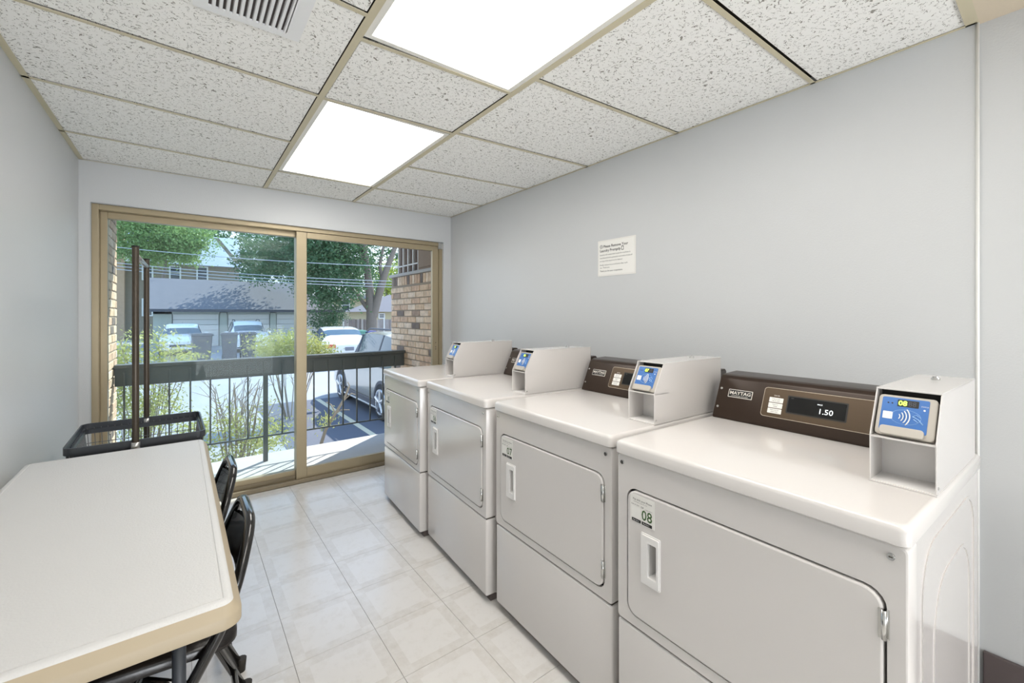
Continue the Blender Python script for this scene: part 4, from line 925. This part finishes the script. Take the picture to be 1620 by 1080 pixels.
tree('lime_tree', 'bright yellow-green bush behind the grey roofed house', p0, [([rel(612, 520, 52), rel(612, 450, 52)], .2, .08)],
    [(rel(608, 455, 52), (1.9, 1.4, 1.9)), (rel(626, 440, 52), (2.2, 1.4, 2.2))], 5000, .24, M['leaf_d'], 8)
p0 = at(517, 26.5)
tree('fence_bush', 'dark green bush between the garage and the board fence', p0, [([rel(517, 560, 26.5), rel(517, 515, 26.5)], .1, .05)],
    [(rel(512, 510, 26.5), (.85, .7, .75)), (rel(528, 503, 26.5), (.6, .6, .6))], 2600, .13, M['leaf_a'], 9)
p0 = at(420, 66)
tree('far_trees', 'distant green tree line closing the view behind the houses', p0, [([rel(420, 540, 66), rel(420, 440, 66)], .4, .2)],
    [(rel(u, 415, 66), (8.0, 2.5, 8.5)) for u in (110, 170, 230, 290, 350, 410, 470, 530, 590, 650)], 34000, .52, M['leaf_a'], 12)
def shrub(label, p, blobs, n, size, m, seed, stems=14, spread=.5, hgt=1.4, group=None):
    t = thing('garden_shrub', label, 'shrub', p, group=group); rnd = random.Random(seed); bm = B()
    for _ in range(stems):
        a = rnd.uniform(0, 6.28); r = spread*rnd.uniform(.3, 1); h = hgt*rnd.uniform(.7, 1.05); b0 = Vector((.12*math.cos(a), .12*math.sin(a), 0)); e = Vector((r*math.cos(a), r*math.sin(a), h)); mid = b0.lerp(e, .5)+Vector((rnd.uniform(-.08, .08), rnd.uniform(-.08, .08), .05))
        tube(bm, [b0, mid, e], .010, 5, r2=.004)
        for q in range(3):
            s = mid.lerp(e, rnd.random()); tube(bm, [s, s+Vector((rnd.uniform(-.25, .25), rnd.uniform(-.25, .25), rnd.uniform(.05, .3)))], .005, 4, r2=.002)
    link('stems', bm, M['twig'], t, 60); leaves('foliage', [(Vector(c), r) for c, r in blobs], n, size, m, t, seed+1, .34)
shrub('yellow-green shrub outside the railing at the far left', at(232, 6.6), [((-.05, 0, 1.45), (.45, .5, .30)), ((-.35, -.1, 1.2), (.4, .5, .45)), ((.45, .0, 1.20), (.34, .4, .26)), ((-.1, 0, .6), (.55, .6, .45))], 6500, .062, M['leaf_c'], 21, 20, .6, 1.6)
shrub('yellow-green shrub outside the railing right of the bins', at(462, 8.4), [((-.40, .1, 1.36), (.34, .4, .24)), ((.05, 0, 1.44), (.42, .4, .24)), ((.50, -.1, 1.30), (.28, .3, .24))], 6000, .060, M['leaf_c'], 31, 18, .6, 1.45)
shrub('low leafy shrub just behind the balusters', at(375, 5.6), [((-.45, .1, .50), (.35, .4, .25)), ((-.05, 0, .62), (.20, .3, .28)), ((.35, 0, .45), (.3, .35, .30)), ((0, 0, .20), (.7, .4, .2)), ((.40, .0, .85), (.10, .12, .16))], 3600, .056, M['leaf_c'], 41, 22, .55, 1.15)
# cut back plant with bare stubs
cp = thing('pruned_plant', 'nearly bare pruned plant with cut stubs beyond the right door pane', 'plant', at(533, 6.2), 0); bm = B()
base = at(533, 6.2); Q = lambda u, v, d=6.2: at(u, d, zz(v, d))-base
tube(bm, [Q(503, 718), Q(515, 680), Q(530, 655), Q(545, 630), Q(552, 612)], .026, 7, r2=.014)
for a in ((Q(530, 655), Q(540, 648), Q(553, 648)), (Q(545, 630), Q(540, 618), Q(545, 612)), (Q(545, 632), Q(556, 622), Q(562, 624)), (Q(548, 625), Q(553, 610), Q(550, 604)), (Q(530, 652), Q(524, 640), Q(516, 636))): tube(bm, a, .010, 6, r2=.007)
link('stems', bm, M['twig'], cp, 60); leaves('foliage', [(Q(505, 668), (.16, .16, .10))], 160, .05, M['leaf_c'], cp, 55, .34)
